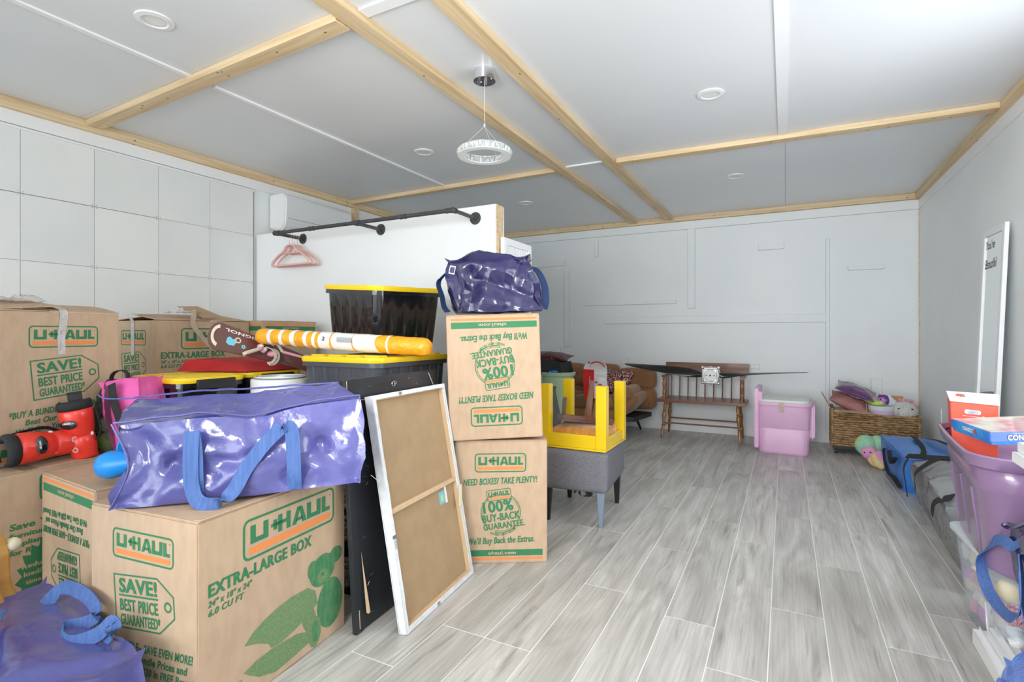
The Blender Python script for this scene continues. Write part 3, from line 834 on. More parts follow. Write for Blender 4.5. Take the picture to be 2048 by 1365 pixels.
# ------------------------------------------------------------------ cardboard boxes
def carton(label, c, ang, w, d, h, front=None, side=None, left=None, flip=False, roll=0.0, lid=True, group='cardboard moving boxes', tape=True, flapopen=0):
    """c = near reference corner on the ground plane; box spans local x 0..w (front face along x), y 0..d, z 0..h; front face looks to -y"""
    t = thing('cardboard_box', label, 'box', c, (0, roll, ang), group)
    MB().mm((0, 0, 0), (w, d, h - .004)).build('body', 'card', t, bevel=.004, seg=2)
    g = .002
    if lid:
        MB().mm((.001, .001, h - .0035), (w - .001, d / 2 - g, h)).build('flap', 'card', t, bevel=.001, seg=1)
        MB().mm((.001, d / 2 + g, h - .0035), (w - .001, d - .001, h)).build('flap', 'card', t, bevel=.001, seg=1)
    if tape:
        MB().mm((.0, d / 2 - .024, h), (w, d / 2 + .024, h + .0006)).build('tape', 'tape', t)
    if front: 
        p = Print(w, h, (0, 0, 0), (1, 0, 0), (0, 0, 1), (0, -1, 0), flip); front(p); p.finish(t)
    if side:
        p = Print(d, h, (w, 0, 0), (0, 1, 0), (0, 0, 1), (1, 0, 0), flip); side(p); p.finish(t)
    if left:
        p = Print(d, h, (0, d, 0), (0, -1, 0), (0, 0, 1), (-1, 0, 0), flip); left(p); p.finish(t)
    return t
BH = .61
# F: near large box (front = end face toward camera left, side = teddy face)
angF = math.atan2(.901 - .853, -1.471 + 1.952)
boxF = carton('large cardboard box with a green teddy bear print under the long blue bag', (-1.471 - .478 * math.cos(angF), .901 - .478 * math.sin(angF), 0), angF, .478, .622, BH, pr_save, lambda p: pr_side(p))
MB().mm((.478 - .028, .006, BH), (.4805, .60, BH + .003)).build('flap', 'card', boxF, bevel=.001, seg=1)
MB().mm((.478 - .034, .006, BH + .0001), (.478 - .0285, .60, BH + .0008)).build('flap_slit', 'cardin', boxF)
# D: upside down box
def prD(p): pr_save(p)
boxD = carton('cardboard box printed upside down between the teddy box and the left edge', (-2.547, .955, 0), R(-4), .47, .59, BH, prD, None, flip=True)
# E: lower left box
boxE = carton('cardboard box with green starburst print under the red shin guards', (-3.17, .62, 0), R(1), .61, .60, .622, None, pr_starburst)
# hidden supports
carton('plain cardboard box under the black tote with the left yellow lid', (-3.17, 1.24, 0), 0, .61, .48, .61, tape=False)
carton('plain cardboard box low behind the two side by side black totes', (-3.17, 1.74, 0), 0, .61, .60, .61, tape=False)
carton('plain cardboard box on the floor at the foot of the left back stack', (-3.80, 1.735, 0), 0, .60, .60, .61, tape=False)
carton('plain cardboard box on the floor in the corner by the dividing wall', (-3.80, 2.35, 0), 0, .66, .46, .61, tape=False)
carton('plain cardboard box on the floor against the left wall', (-3.85, .72, 0), 0, .66, .60, .622, tape=False)
# A
boxA = carton('big cardboard box at far left with crumpled film and torn tape on its top', (-2.672 - .61 * math.cos(R(12)), .863 - .61 * math.sin(R(12)), .626), R(12), .61, .475, .612, None, pr_save, lid=False, tape=False)
# B, C
boxB = carton('cardboard box with raised torn flap behind the black latched totes', (-3.247 - .46, 1.736, .613), R(0.5), .46, .61, .612, pr_save, lambda p: pr_side(p, bear=False, small=False), lid=False, tape=False)
boxC = carton('cardboard box printed upside down in the corner by the dividing wall', (-3.124 - .58, 2.358, .613), 0, .58, .455, .618, pr_seal, lambda p: pr_band(p), flip=True)
# raised flaps / films / loose tape
def sheet(b, pts, t=.004):
    """thin quad board with thickness, pts counter-clockwise"""
    p = [Vector(q) for q in pts]
    n = (p[1] - p[0]).cross(p[2] - p[0]).normalized() * t
    k = len(p)
    return b.add(p + [q + n for q in p], [tuple(reversed(range(k))), tuple(range(k, 2 * k))] + [(i, (i + 1) % k, k + (i + 1) % k, k + i) for i in range(k)])
def crumple_sheet(name, m, parent, c, sx, sy, hgt, seed, n=16, rot=0.0):
    vs, fs = [], []
    rr = random.Random(seed)
    off = Vector((rr.random() * 50, rr.random() * 50, 0))
    for i in range(n + 1):
        for j in range(n + 1):
            u, v = i / n - .5, j / n - .5
            q = Vector((u * 3, v * 3, 0)) + off
            h = abs(noise.noise(q * 1.1)) * 1.6 + abs(noise.noise(q * 2.7)) * .6
            x = u * sx * (1 + .2 * noise.noise(q * 1.5)); y = v * sy * (1 + .2 * noise.noise(q * 1.7 + Vector((9, 0, 0))))
            edge = min(1, 4 * min(.5 - abs(u), .5 - abs(v)) + .25)
            vs.append((c[0] + x * math.cos(rot) - y * math.sin(rot), c[1] + x * math.sin(rot) + y * math.cos(rot), c[2] + .004 + h * hgt * edge))
    for i in range(n):
        for j in range(n): fs.append((i * (n + 1) + j, (i + 1) * (n + 1) + j, (i + 1) * (n + 1) + j + 1, i * (n + 1) + j + 1))
    return MB().add(vs, fs).build(name, m, parent, smooth=True, angle=35)
# A top: bowed flaps
def bowed_flap(parent, x0, x1, y0, y1, z0, rise, along='y', n=8, label=None, m='card'):
    vs, fs = [], []
    for i in range(n + 1):
        t = i / n
        z = z0 + rise * math.sin(t * math.pi * .75)
        x = x0 + (x1 - x0) * t
        vs += [(x, y0, z), (x, y1, z), (x, y1, z + .004), (x, y0, z + .004)]
    for i in range(n):
        o, q = 4 * i, 4 * i + 4
        fs += [(o + k, o + (k + 1) % 4, q + (k + 1) % 4, q + k) for k in range(4)]
    fs += [(3, 2, 1, 0), (4 * n, 4 * n + 1, 4 * n + 2, 4 * n + 3)]
    return MB().add(vs, fs).build('flap', m, parent, smooth=True, label=label)
bowed_flap(boxA, .609, .30, .20, .474, .609, .035)
bowed_flap(boxA, .609, .24, .001, .197, .609, .012)
bowed_flap(boxA, .001, .32, .001, .474, .609, .020)
sheet(MB(), [(.60, .005, .612), (.60, .235, .632), (.30, .215, .672), (.30, -.04, .640)]).build('flap', 'card', boxA, label='lifted cardboard flap')
sheet(MB(), [(.22, .33, .615), (.22, .44, .615), (.14, .42, .700), (.14, .36, .700)], .003).build('flap', 'cardin', boxA)
crumple_sheet('crumpled_film', 'plasticbag', boxA, (.38, .12, .645), .26, .26, .045, 5)
crumple_sheet('crumpled_film', 'plasticbag', boxA, (.28, .30, .628), .20, .14, .05, 8)
def loose_tape(parent, pts, wd, w=.048, m='tape'):
    return MB().ribbon(smooth_path(pts, 5), wd, w, .0008).build('tape', m, parent, smooth=True)
loose_tape(boxA, [(.50, .235, .640), (.57, .235, .628), (.612, .235, .612), (.6135, .232, .56), (.6130, .225, .50), (.6132, .228, .43)], (0, 1, 0), .030, 'plasticbag')
# B top
sheet(MB(), [(.459, .005, .610), (.459, .60, .612), (.20, .55, .655), (.16, .03, .648)]).build('flap', 'card', boxB, label='lifted cardboard flap')
sheet(MB(), [(.001, .005, .610), (.24, .05, .632), (.24, .56, .640), (.001, .60, .612)]).build('flap', 'card', boxB)
sheet(MB(), [(.44, .30, .625), (.47, .40, .640), (.33, .33, .705), (.30, .22, .700)], .003).build('flap', 'cardin', boxB)
sheet(MB(), [(.459, .30, .612), (.459, .60, .612), (.25, .58, .640), (.28, .36, .655)]).build('flap', 'card', boxB)
loose_tape(boxB, [(.30, .10, .665), (.24, -.01, .640), (.235, -.004, .60), (.235, -.0035, .55), (.235, -.0035, .46), (.237, -.0035, .40)], (1, 0, 0), .035, 'plasticbag')
loose_tape(boxB, [(.38, .26, .68), (.47, .22, .66), (.50, .20, .58), (.52, .25, .50), (.53, .30, .44)], (0, 1, .3), .030)
crumple_sheet('crumpled_film', 'plasticbag', boxB, (.36, .22, .655), .16, .14, .025, 11)

# stack H + G
aH = R(30.7)
boxH = carton('lower cardboard box of the stack of two beside the yellow table', (-1.056 - .46 * math.cos(aH), 2.405 - .46 * math.sin(aH), 0), aH, .46, .60, .612, pr_seal)
aG = R(33.5)
boxG = carton('upper cardboard box of the stack, printed upside down under the navy bag', (-1.452, 2.128, .617), aG, .46, .60, .615, pr_seal, None, left=lambda p: pr_starburst(p), flip=True, roll=R(-1.6))
boxG.rotation_euler = (R(0), R(-1.8), aG)

# ------------------------------------------------------------------ woven bags
def crease(p, k, seed):
    q = Vector(p) * k + Vector((seed * 7.3, seed * 3.1, seed * 1.7))
    d_, _p = noise.voronoi(q * .55)
    return .6 * abs(noise.noise(q)) + .5 * min(.6, d_[1] - d_[0])
def bag_mesh(name, c8, m, parent, amp=.02, seed=1, n=(56, 24, 24), puff=.02, freq=6.0, label=None, sag=0.0, valleys=(), warp=None):
    """c8: bottom fl, fr, br, bl then top fl, fr, br, bl"""
    c = [Vector(p) for p in c8]
    mid = sum(c, Vector()) / 8
    vid, vs, fs = {}, [], []
    def pos(u, v, w):
        a = c[0].lerp(c[1], u).lerp(c[3].lerp(c[2], u), v)
        b = c[4].lerp(c[5], u).lerp(c[7].lerp(c[6], u), v)
        return a.lerp(b, w)
    def vert(i, j, k):
        key = (i, j, k)
        if key in vid: return vid[key]
        u, v, w = i / n[0], j / n[1], k / n[2]
        p = pos(u, v, w)
        nn = Vector((0, 0, 0))
        ex = pos(1, .5, .5) - pos(0, .5, .5); ey = pos(.5, 1, .5) - pos(.5, 0, .5); ez = pos(.5, .5, 1) - pos(.5, .5, 0)
        if i in (0, n[0]): nn += ex.normalized() * (1 if i else -1)
        if j in (0, n[1]): nn += ey.normalized() * (1 if j else -1)
        if k in (0, n[2]): nn += ez.normalized() * (1 if k else -1)
        fu = math.sin(math.pi * u) if 0 < i < n[0] else 1
        fv = math.sin(math.pi * v) if 0 < j < n[1] else 1
        fw = math.sin(math.pi * w) if 0 < k < n[2] else 1
        inner = (fu * fv * fw) ** .5
        d = puff * inner
        cr = crease(p, freq, seed) * 1.3 + crease(p, freq * 2.3, seed + 2) * .55 + noise.noise(p * freq * .6 + Vector((seed, 0, 0))) * .5
        d -= amp * (cr - .35) * (0.25 + .75 * inner)
        if k == n[2]: d -= sag * inner
        for (a_, b_, dep, wid) in valleys:
            a_, b_ = Vector(a_), Vector(b_)
            t_ = max(0, min(1, (p - a_).dot(b_ - a_) / (b_ - a_).length_squared))
            dd = (p - (a_ + (b_ - a_) * t_)).length
            if dd < wid: d -= dep * (1 - dd / wid)
        bottom = 0.15 if k == 0 else 1
        vid[key] = len(vs)
        q = p + nn.normalized() * d * bottom
        if warp: q = q + Vector(warp(u, v, w))
        if k == 0: q.z = max(q.z, min(c[0].z, c[1].z, c[2].z, c[3].z))
        vs.append(q)
        return vid[key]
    for (a, b, fx, vals) in ((0, 1, 2, (0, n[2])), (0, 2, 1, (0, n[1])), (1, 2, 0, (0, n[0]))):
        for val in vals:
            for i in range(n[a]):
                for j in range(n[b]):
                    q = []
                    for di, dj in ((0, 0), (1, 0), (1, 1), (0, 1)):
                        idx = [0, 0, 0]; idx[a] = i + di; idx[b] = j + dj; idx[fx] = val
                        q.append(vert(*idx))
                    fs.append(tuple(q))
    return MB().add(vs, fs).build(name, m, parent, smooth=True, angle=50, label=label)
def seam(parent, pts, m, r=.0035, seed=0):
    P = smooth_path(pts, 8)
    MB().tube([p + Vector((0, 0, .004 * noise.noise(p * 18))) for p in P], r, 6).build('piping', m, parent, smooth=True)
def strap(parent, pts, wd, m='strap', w=.042, nm='handle', t=.003):
    P = smooth_path(pts, 7)
    if isinstance(wd[0], (tuple, list)):
        k = len(wd) - 1
        W_ = []
        for i in range(len(P)):
            x = i / (len(P) - 1) * k; a = int(min(k - 1, x))
            W_.append(Vector(wd[a]).lerp(Vector(wd[a + 1]), x - a))
        wd = W_
    MB().ribbon(P, wd, w, t).build(nm, m, parent, smooth=True)

# long blue bag on the teddy box
bg = thing('storage_bag', 'long shiny blue woven storage bag lying on top of the teddy bear box', 'bag', (0, 0, 0), 0, 'woven blue storage bags')
e = Vector((.725, .6887, 0)).normalized(); nb = Vector((-.6887, .725, 0)).normalized()
bl, br = Vector((-1.795, .838, .614)), Vector((-1.277, 1.33, .640))
c8 = [bl, br, br + nb * .20 + Vector((-.05, -.01, -.01)), bl + nb * .25, Vector((-1.800, .846, .868)), Vector((-1.318, 1.375, .925)), Vector((-1.500, 1.455, .958)), Vector((-2.03, 1.02, .918))]
def FQ(x, z): q = bl.lerp(br, x / .7144); return (q.x, q.y, z)
bag_mesh('fabric_body', c8, 'bluepoly', bg, amp=.042, seed=3, puff=.022, freq=6.5, sag=.045, n=(84, 34, 34),
         valleys=[(FQ(.03, .86), FQ(.16, .74), .020, .05), (FQ(.02, .63), FQ(.16, .74), .018, .05), (FQ(.16, .74), FQ(.27, .70), .016, .04), (FQ(.20, .78), FQ(.10, .64), .014, .03),
                  (FQ(.695, .90), FQ(.60, .765), .026, .06), (FQ(.69, .64), FQ(.60, .765), .022, .05), (FQ(.60, .765), FQ(.52, .88), .016, .04), (FQ(.60, .765), FQ(.50, .68), .014, .04),
                  (FQ(.385, .90), FQ(.40, .78), .024, .045), (FQ(.40, .78), FQ(.30, .74), .012, .03), (FQ(.28, .88), FQ(.285, .76), .010, .02)],
         warp=lambda u, v, w: tuple((e * .040 * max(0, 1 - u * 7) * math.sin(math.pi * w) ** 2) + Vector((0, 0, -.022 * math.exp(-((u - .55) / .12) ** 2) * w * (1 - .7 * v)))))
seam(bg, [c8[4] + Vector((0, 0, .004)), c8[4].lerp(c8[5], .3) + Vector((.004, -.006, .008)), c8[4].lerp(c8[5], .45) + Vector((.004, -.006, -.010)), c8[4].lerp(c8[5], .56) + Vector((.004, -.006, -.020)), c8[4].lerp(c8[5], .8) + Vector((.004, -.004, .004)), c8[5] + Vector((.003, 0, .004))], 'bluepoly')
seam(bg, [c8[7], c8[7].lerp(c8[6], .3) + Vector((0, 0, .006)), c8[7].lerp(c8[6], .6) + Vector((0, 0, .002)), c8[6]], 'bluepoly')
seam(bg, [c8[0] + Vector((-.003, -.003, 0)), c8[0].lerp(c8[4], .5) + e * .044 - nb * .004, c8[4] + Vector((-.003, -.003, 0))], 'bluepoly')
seam(bg, [c8[1] + Vector((.003, 0, 0)), c8[1].lerp(c8[5], .5) + Vector((.004, .004, 0)), c8[5]], 'bluepoly')
fr = -nb
def FP(x, z, off=.030):  # point on the front of the bag: x metres along from left
    q = bl.lerp(br, x / .7144)
    return Vector((q.x, q.y, z)) + fr * off
strap(bg, [FP(.225, .845, .036), FP(.222, .76, .040), FP(.225, .68, .038), FP(.245, .634, .050), FP(.295, .628, .075), FP(.34, .655, .055), FP(.375, .72, .042), FP(.425, .79, .038), FP(.48, .848, .040)],
      [tuple(e), tuple(e), tuple(e), tuple((e + Vector((0, 0, .5)))), (0.2, 0, 1), tuple((e + Vector((0, 0, -.5)))), tuple((e + Vector((0, 0, -.8)))), tuple((e + Vector((0, 0, -.8)))), tuple((e + Vector((0, 0, -.8))))])
strap(bg, [FP(.225, .845, .036), FP(.232, .78, .031), FP(.234, .70, .030), FP(.234, .632, .016)], tuple(e))
strap(bg, [FP(.48, .848, .040), FP(.505, .842, .042), FP(.512, .79, .038), FP(.515, .70, .036), FP(.515, .640, .018)], tuple(e))
MB().tube(smooth_path([c8[7] + Vector((.02, .0, .0)), c8[7] + Vector((-.05, -.06, .0)), c8[7] + Vector((-.09, -.07, .012))], 6), .0022, 6).build('zip_cord', 'strap', bg)

# blue bag at the lower left
b2 = thing('storage_bag', 'shiny blue woven storage bag on the floor at the bottom left corner', 'bag', (0, 0, 0), 0, 'woven blue storage bags')
c8 = [Vector(p) for p in ((-2.16, .33, .002), (-1.45, .29, .002), (-1.52, .76, .002), (-2.28, .83, .002), (-2.16, .34, .215), (-1.47, .30, .20), (-1.575, .800, .262), (-2.30, .865, .262))]
bag_mesh('fabric_body', c8, 'bluepoly', b2, amp=.024, seed=8, puff=.03, freq=4.0, n=(70, 50, 20), valleys=[((-2.1, .62, .25), (-1.75, .55, .25), .02, .06), ((-1.75, .55, .25), (-1.62, .72, .26), .02, .05)])
seam(b2, [c8[7], c8[7].lerp(c8[6], .4) + Vector((0, -.005, .002)), c8[6]], 'bluepoly')
seam(b2, [c8[6], c8[6].lerp(c8[5], .5) + Vector((.006, 0, 0)), c8[5]], 'bluepoly')
MB().ribbon(smooth_path([(-2.12, .70, .298), (-1.98, .62, .300), (-1.84, .52, .296), (-1.74, .40, .278), (-1.70, .33, .25)], 8), (.5, .5, 0), .022, .003).build('zip', 'strap', b2, smooth=True)
strap(b2, [(-2.11, .80, .270), (-2.085, .83, .315), (-2.00, .83, .335), (-1.90, .83, .325), (-1.835, .82, .300), (-1.86, .80, .275), (-1.90, .765, .268), (-1.86, .74, .262), (-1.80, .745, .262), (-1.74, .78, .285), (-1.715, .80, .315), (-1.705, .80, .29), (-1.73, .79, .262)],
      [(0, .35, 1), (0, .35, 1), (0.1, .4, 1), (.1, .4, 1), (.1, .4, 1), (.1, .5, 1), (0, .5, 1), (0, .4, 1), (0, .3, 1), (0, .3, 1), (0, .4, .9), (0, .4, 1), (0, .4, 1)], w=.040)

# navy bag on top of the stack
b3 = thing('storage_bag', 'shiny dark navy woven bag slumped on top of the two box stack', 'bag', (0, 0, 0), 0, 'woven blue storage bags')
c8 = [Vector(p) for p in ((-1.405, 2.150, 1.247), (-1.065, 2.372, 1.262), (-1.28, 2.70, 1.262), (-1.63, 2.46, 1.247), (-1.475, 2.150, 1.500), (-1.155, 2.345, 1.525), (-1.185, 2.47, 1.520), (-1.50, 2.28, 1.500))]
bag_mesh('fabric_body', c8, 'navypoly', b3, amp=.050, seed=12, puff=.045, freq=6.0, n=(60, 40, 40),
         valleys=[((-1.42, 2.15, 1.48), (-1.36, 2.19, 1.36), .030, .07), ((-1.36, 2.19, 1.36), (-1.38, 2.17, 1.25), .020, .05), ((-1.36, 2.20, 1.42), (-1.10, 2.36, 1.32), .035, .07), ((-1.17, 2.33, 1.50), (-1.20, 2.31, 1.40), .030, .05)])
seam(b3, [c8[4], c8[4].lerp(c8[5], .35) + Vector((0, 0, .004)), c8[4].lerp(c8[5], .6) + Vector((0, 0, -.012)), c8[5]], 'navypoly')
seam(b3, [c8[5], c8[5].lerp(c8[1], .4) + Vector((-.03, .0, 0)), c8[1]], 'navypoly')
seam(b3, [c8[4], c8[4].lerp(c8[0], .4) + Vector((.05, .01, 0)), c8[0]], 'navypoly')
strap(b3, [(-1.185, 2.43, 1.49), (-1.135, 2.45, 1.47), (-1.095, 2.45, 1.40), (-1.075, 2.43, 1.32), (-1.080, 2.42, 1.268)], (.4, .9, 0), 'strapnavy', .045)
strap(b3, [(-1.47, 2.21, 1.49), (-1.58, 2.25, 1.44), (-1.60, 2.24, 1.40), (-1.565, 2.22, 1.34), (-1.53, 2.19, 1.28), (-1.48, 2.15, 1.25)], (.2, .9, .3), 'strapnavy', .028)
strap(b3, [(-1.42, 2.26, 1.50), (-1.36, 2.28, 1.535), (-1.30, 2.32, 1.515)], (.3, .9, 0), 'strapnavy', .04)
MB().mm((-.014, -.002, -.02), (.014, .0, .02)).build('label', 'trimw', b3).matrix_basis = Matrix.Translation((-1.432, 2.118, 1.452)) @ Matrix.Rotation(R(33), 4, 'Z') @ Matrix.Rotation(R(12), 4, 'Y')
MB().mm((-.011, -.003, -.015), (.011, .0, .015)).build('label', 'navypoly', b3).matrix_basis = Matrix.Translation((-1.4315, 2.1175, 1.452)) @ Matrix.Rotation(R(33), 4, 'Z') @ Matrix.Rotation(R(12), 4, 'Y')

# ------------------------------------------------------------------ storage totes
def rounded(w, d, r, n=5, ribs=0, depth=0.0):
    """outline ccw centred"""
    pts = []
    for cx, cy, a0 in ((w / 2 - r, -d / 2 + r, -90), (w / 2 - r, d / 2 - r, 0), (-w / 2 + r, d / 2 - r, 90), (-w / 2 + r, -d / 2 + r, 180)):
        for i in range(n + 1):
            a = R(a0 + 90 * i / n)
            pts.append((cx + r * math.cos(a), cy + r * math.sin(a)))
    return pts
def ribbed_outline(w, d, r, k, dep):
    """rectangle outline with vertical flutes pressed in along each side"""
    pts = []
    hw, hd = w / 2, d / 2
    def side(a, b, nx, ny):
        L = math.dist(a, b); ux, uy = (b[0] - a[0]) / L, (b[1] - a[1]) / L
        m = max(2, int(L / k)); seg = L / m
        for i in range(m):
            for t, q in ((.0, 0), (.30, 0), (.38, -dep), (.62, -dep), (.70, 0)):
                x = (i + t) * seg
                pts.append((a[0] + ux * x + nx * q, a[1] + uy * x + ny * q))
    cr = [(hw - r, -hd), (hw, -hd + r), (hw, hd - r), (hw - r, hd), (-hw + r, hd), (-hw, hd - r), (-hw, -hd + r), (-hw + r, -hd)]
    side(cr[7], cr[0], 0, -1)
    for a in range(1, 4): pts.append((hw - r + r * math.cos(R(-90 + 22.5 * a)), -hd + r + r * math.sin(R(-90 + 22.5 * a))))
    side(cr[1], cr[2], 1, 0)
    for a in range(1, 4): pts.append((hw - r + r * math.cos(R(22.5 * a)), hd - r + r * math.sin(R(22.5 * a))))
    side(cr[3], cr[4], 0, 1)
    for a in range(1, 4): pts.append((-hw + r + r * math.cos(R(90 + 22.5 * a)), hd - r + r * math.sin(R(90 + 22.5 * a))))
    side(cr[5], cr[6], -1, 0)
    for a in range(1, 4): pts.append((-hw + r + r * math.cos(R(180 + 22.5 * a)), -hd + r + r * math.sin(R(180 + 22.5 * a))))
    return pts
def loft(b, rings, cap0=True, cap1=True):
    n = len(rings[0][0])
    vs, fs = [], []
    for pts, z, sx, sy in rings: vs += [(x * sx, y * sy, z) for x, y in pts]
    for i in range(len(rings) - 1):
        for k in range(n): fs.append((i * n + k, i * n + (k + 1) % n, (i + 1) * n + (k + 1) % n, (i + 1) * n + k))
    if cap0: fs.append(tuple(reversed(range(n))))
    if cap1: fs.append(tuple((len(rings) - 1) * n + k for k in range(n)))
    return b.add(vs, fs)
def tote(label, c, rot, w, d, h, body, lid, group, ribs=True, taper=.90, pads=True, latches=None, fl=.006, grooves=True):
    t = thing('storage_tote', label, 'storage tote', c, rot, group)
    rb = ribbed_outline(w - .03, d - .03, .05, .075, fl)
    rs = ribbed_outline(w - .03, d - .03, .05, .075, .0002)
    b = MB()
    hb = h - .035
    if ribs: loft(b, [(rb, 0, taper * .98, taper * .98), (rb, .01, taper, taper), (rb, hb * .70, .975, .975), (rs, hb * .74, .98, .98), (rs, hb * .995, 1, 1)])
    else: loft(b, [(rb, 0, taper * .98, taper * .98), (rb, .01, taper, taper), (rb, hb * .995, 1, 1)])
    b.build('tub', body, t, smooth=True, angle=28)
    ro = rounded(w - .004, d - .004, .055, 6)
    loft(MB(), [(ro, hb - .022, 1, 1), (ro, hb, 1.0, 1.0)]).build('rim', body, t, smooth=True)
    b = MB()
    loft(b, [(rounded(w, d, .06, 6), hb + .0005, 1, 1), (rounded(w + .006, d + .006, .06, 6), hb + .014, 1, 1), (rounded(w, d, .06, 6), hb + .026, 1, 1), (rounded(w - .05, d - .05, .05, 6), hb + .027, 1, 1), (rounded(w - .06, d - .06, .05, 6), hb + .020, 1, 1)])
    lo = b.build('lid', lid, t, smooth=True, angle=30)
    if pads:
        for i in range(4):
            x = (i - 1.5) * w * .23
            for y in (-d * .36, d * .36):
                MB().mm((x - w * .09, y - d * .05, hb + .0205), (x + w * .09, y + d * .05, hb + .034)).build('stacking_pad', lid, lo, bevel=.004, seg=2)
    if grooves:
        for i in range(7):
            y = (i - 3) * (d - .10) / 7
            MB().mm((-w / 2 + .04, y - .012, hb + .0205), (w / 2 - .04, y + .012, hb + .0265)).build('lid_rib', lid, lo, bevel=.003, seg=1)
    return t
gT = 'black totes with yellow lids'
# T2 lower
t2 = tote('lower slate grey tote with a yellow lid under the glossy black tote', (-1.910, 2.13, .655), 0, .52, .60, .385, 'slate', 'yellow', gT, ribs=False, taper=.93, fl=.004, grooves=False)
# T1 upper
a1 = R(-11.45)
nx, ny = -1.850, 2.035
cxx = nx + (-.25 * math.cos(a1)) + (-.245) * math.sin(a1) * 1.0
cyy = ny + (-.25 * math.sin(a1)) + .245 * math.cos(a1)
cxx = nx - .25 * math.cos(a1) - .245 * math.sin(a1)
t1 = tote('glossy black tote with a yellow lid, topmost of its stack', (cxx, cyy, 1.055), (R(1.5), R(4.0), a1), .50, .49, .365, 'blackp', 'yellow', gT, pads=False, grooves=False)
# T3, T4
def latch(t, x0, x1, y, z, m='blackp'):
    MB().mm((x0, y - .012, z - .040), (x1, y, z + .012)).mm((x0 + .01, y - .018, z - .002), (x1 - .01, y, z + .008)).build('latch', m, t, bevel=.003, seg=1)
t3 = tote('glossy black latched tote with a yellow lid in front of the torn flap box', (-2.638, 1.575, .612), 0, .42, .345, .335, 'blackp', 'yellow', gT, pads=False)
lt = MB().mm((.209, -.095, .270), (.225, .095, .316)).build('latch', 'blackm', t3, bevel=.003, seg=1)
t4 = tote('glossy black latched tote with a yellow lid behind the round white fan', (-2.690, 1.96, .612), 0, .42, .37, .335, 'blackp', 'yellow', gT, pads=False)
MB().mm((.209, -.10, .270), (.225, .10, .316)).build('latch', 'blackm', t4, bevel=.003, seg=1)

# ------------------------------------------------------------------ orange wrapped roll
rl = thing('wrapped_roll', 'long parcel roll wrapped in orange film with white tape bands on the yellow lids', 'parcel', (-1.500, 2.035, 1.0765), 0)
p0, p1 = Vector((0, 0, 0)), Vector((-.955, -.215, .055))
d = p1 - p0; L = d.length
mt = d.to_track_quat('Z', 'Y').to_matrix().to_4x4()
def rr_(t): return .046 - .006 * t
def roll_part(nm, m, t0, t1, inc, slant=0.0):
    vs, fs = [], []
    n, k = 22, max(2, int((t1 - t0) * 60))
    for i in range(k + 1):
        t = t0 + (t1 - t0) * i / k
        for j in range(n):
            a = 2 * math.pi * j / n
            q = Vector((math.cos(a), math.sin(a), t * 9))
            r = rr_(t) * (1 + .07 * noise.noise(q * 2.2) + .03 * noise.noise(q * 6)) + inc
            if t < .05: r *= .60 + .4 * math.sqrt(max(0, 1 - ((.05 - t) / .05) ** 2))
            if t > .96: r *= .45 + .55 * math.sqrt(max(0, 1 - ((t - .96) / .04) ** 2))
            vs.append((r * math.cos(a), r * math.sin(a), t * L + slant * math.sin(a + 1)))
    for i in range(k):
        for j in range(n): fs.append((i * n + j, i * n + (j + 1) % n, (i + 1) * n + (j + 1) % n, (i + 1) * n + j))
    fs.append(tuple(reversed(range(n)))); fs.append(tuple(k * n + j for j in range(n)))
    return MB().add(vs, fs, mt).build(nm, m, rl, smooth=True, angle=60)
roll_part('film_wrapping', 'orangef', 0, 1, 0)
for t0, t1, s_ in ((.205, .215, .004), (.26, .385, .02), (.40, .515, .01), (.535, .60, .0), (.618, .635, .004), (.665, .685, .006), (.74, .765, .006), (.815, .835, .005), (.885, .905, .005)):
    roll_part('tape_band', 'whitef', t0, t1, .0012, s_)
tn_up = Vector((.15, -.95, .25)).normalized()
def on_roll(t, w, h, s, m='black', nm='lettering', dz=0):
    c = p0.lerp(p1, t)
    ax = -d.normalized(); nn = (tn_up - ax * tn_up.dot(ax)).normalized(); up = nn.cross(ax)
    if up.z < 0: up = -up
    pr = Print(w, h, c + nn * (rr_(t) * 1.09 + .002) - ax * w / 2 - up * h / 2, ax, up, nn)
    pr.text(m, s, 0, 0, 1, 1, .02)
    pr.layers[m].build(nm, m, rl)
on_roll(.565, .016, .020, '2')
pr = Print(.09, .035, p0.lerp(p1, .44) + tn_up * .0485 + d.normalized() * .045 - Vector((0, 0, .018)), -d.normalized(), (0, 0, 1), tn_up)
for i in range(26): pr.poly('consolegrey', [(i / 26, .1), (i / 26 + .018, .1), (i / 26 + .018, .9), (i / 26, .9)])
pr.layers['consolegrey'].build('shipping_barcode', 'consolegrey', rl)

# ------------------------------------------------------------------ skis with bindings on the latched totes, folded red cloth
ZL = .932
cl = thing('folded_cloth', 'folded dark red cloth under the childs skis', 'cloth', (-2.66, 1.84, ZL + .012))
bag_mesh('cloth_fold', [(-.20, -.20, 0), (.17, -.06, 0), (.20, .36, 0), (-.16, .30, 0), (-.17, -.16, .060), (.08, -.02, .040), (.16, .32, .040), (-.12, .28, .060)], 'redcloth', cl, amp=.012, seed=4, puff=.006, n=(20, 20, 8), freq=5)
bag_mesh('cloth_fold', [(-.28, -.10, 0), (-.16, -.17, 0), (-.12, .1, 0), (-.26, .1, 0), (-.27, -.09, .05), (-.17, -.15, .06), (-.13, .08, .06), (-.25, .08, .05)], 'redcloth', cl, amp=.01, seed=9, puff=.006, n=(12, 12, 6), freq=5)
sk = thing('childs_ski', 'brown childs ski with blue flowers and pink binding leaning across the yellow lids', 'ski', (0, 0, 0))
tip, tail = Vector((-2.525, 1.60, 1.145)), Vector((-2.40, 2.15, .955))
ax = (tail - tip).normalized()
nrm = Vector((.80, -.45, .40))
nrm = (nrm - ax * nrm.dot(ax)).normalized()
up_ = nrm.cross(ax).normalized()
if up_.z < 0: up_ = -up_
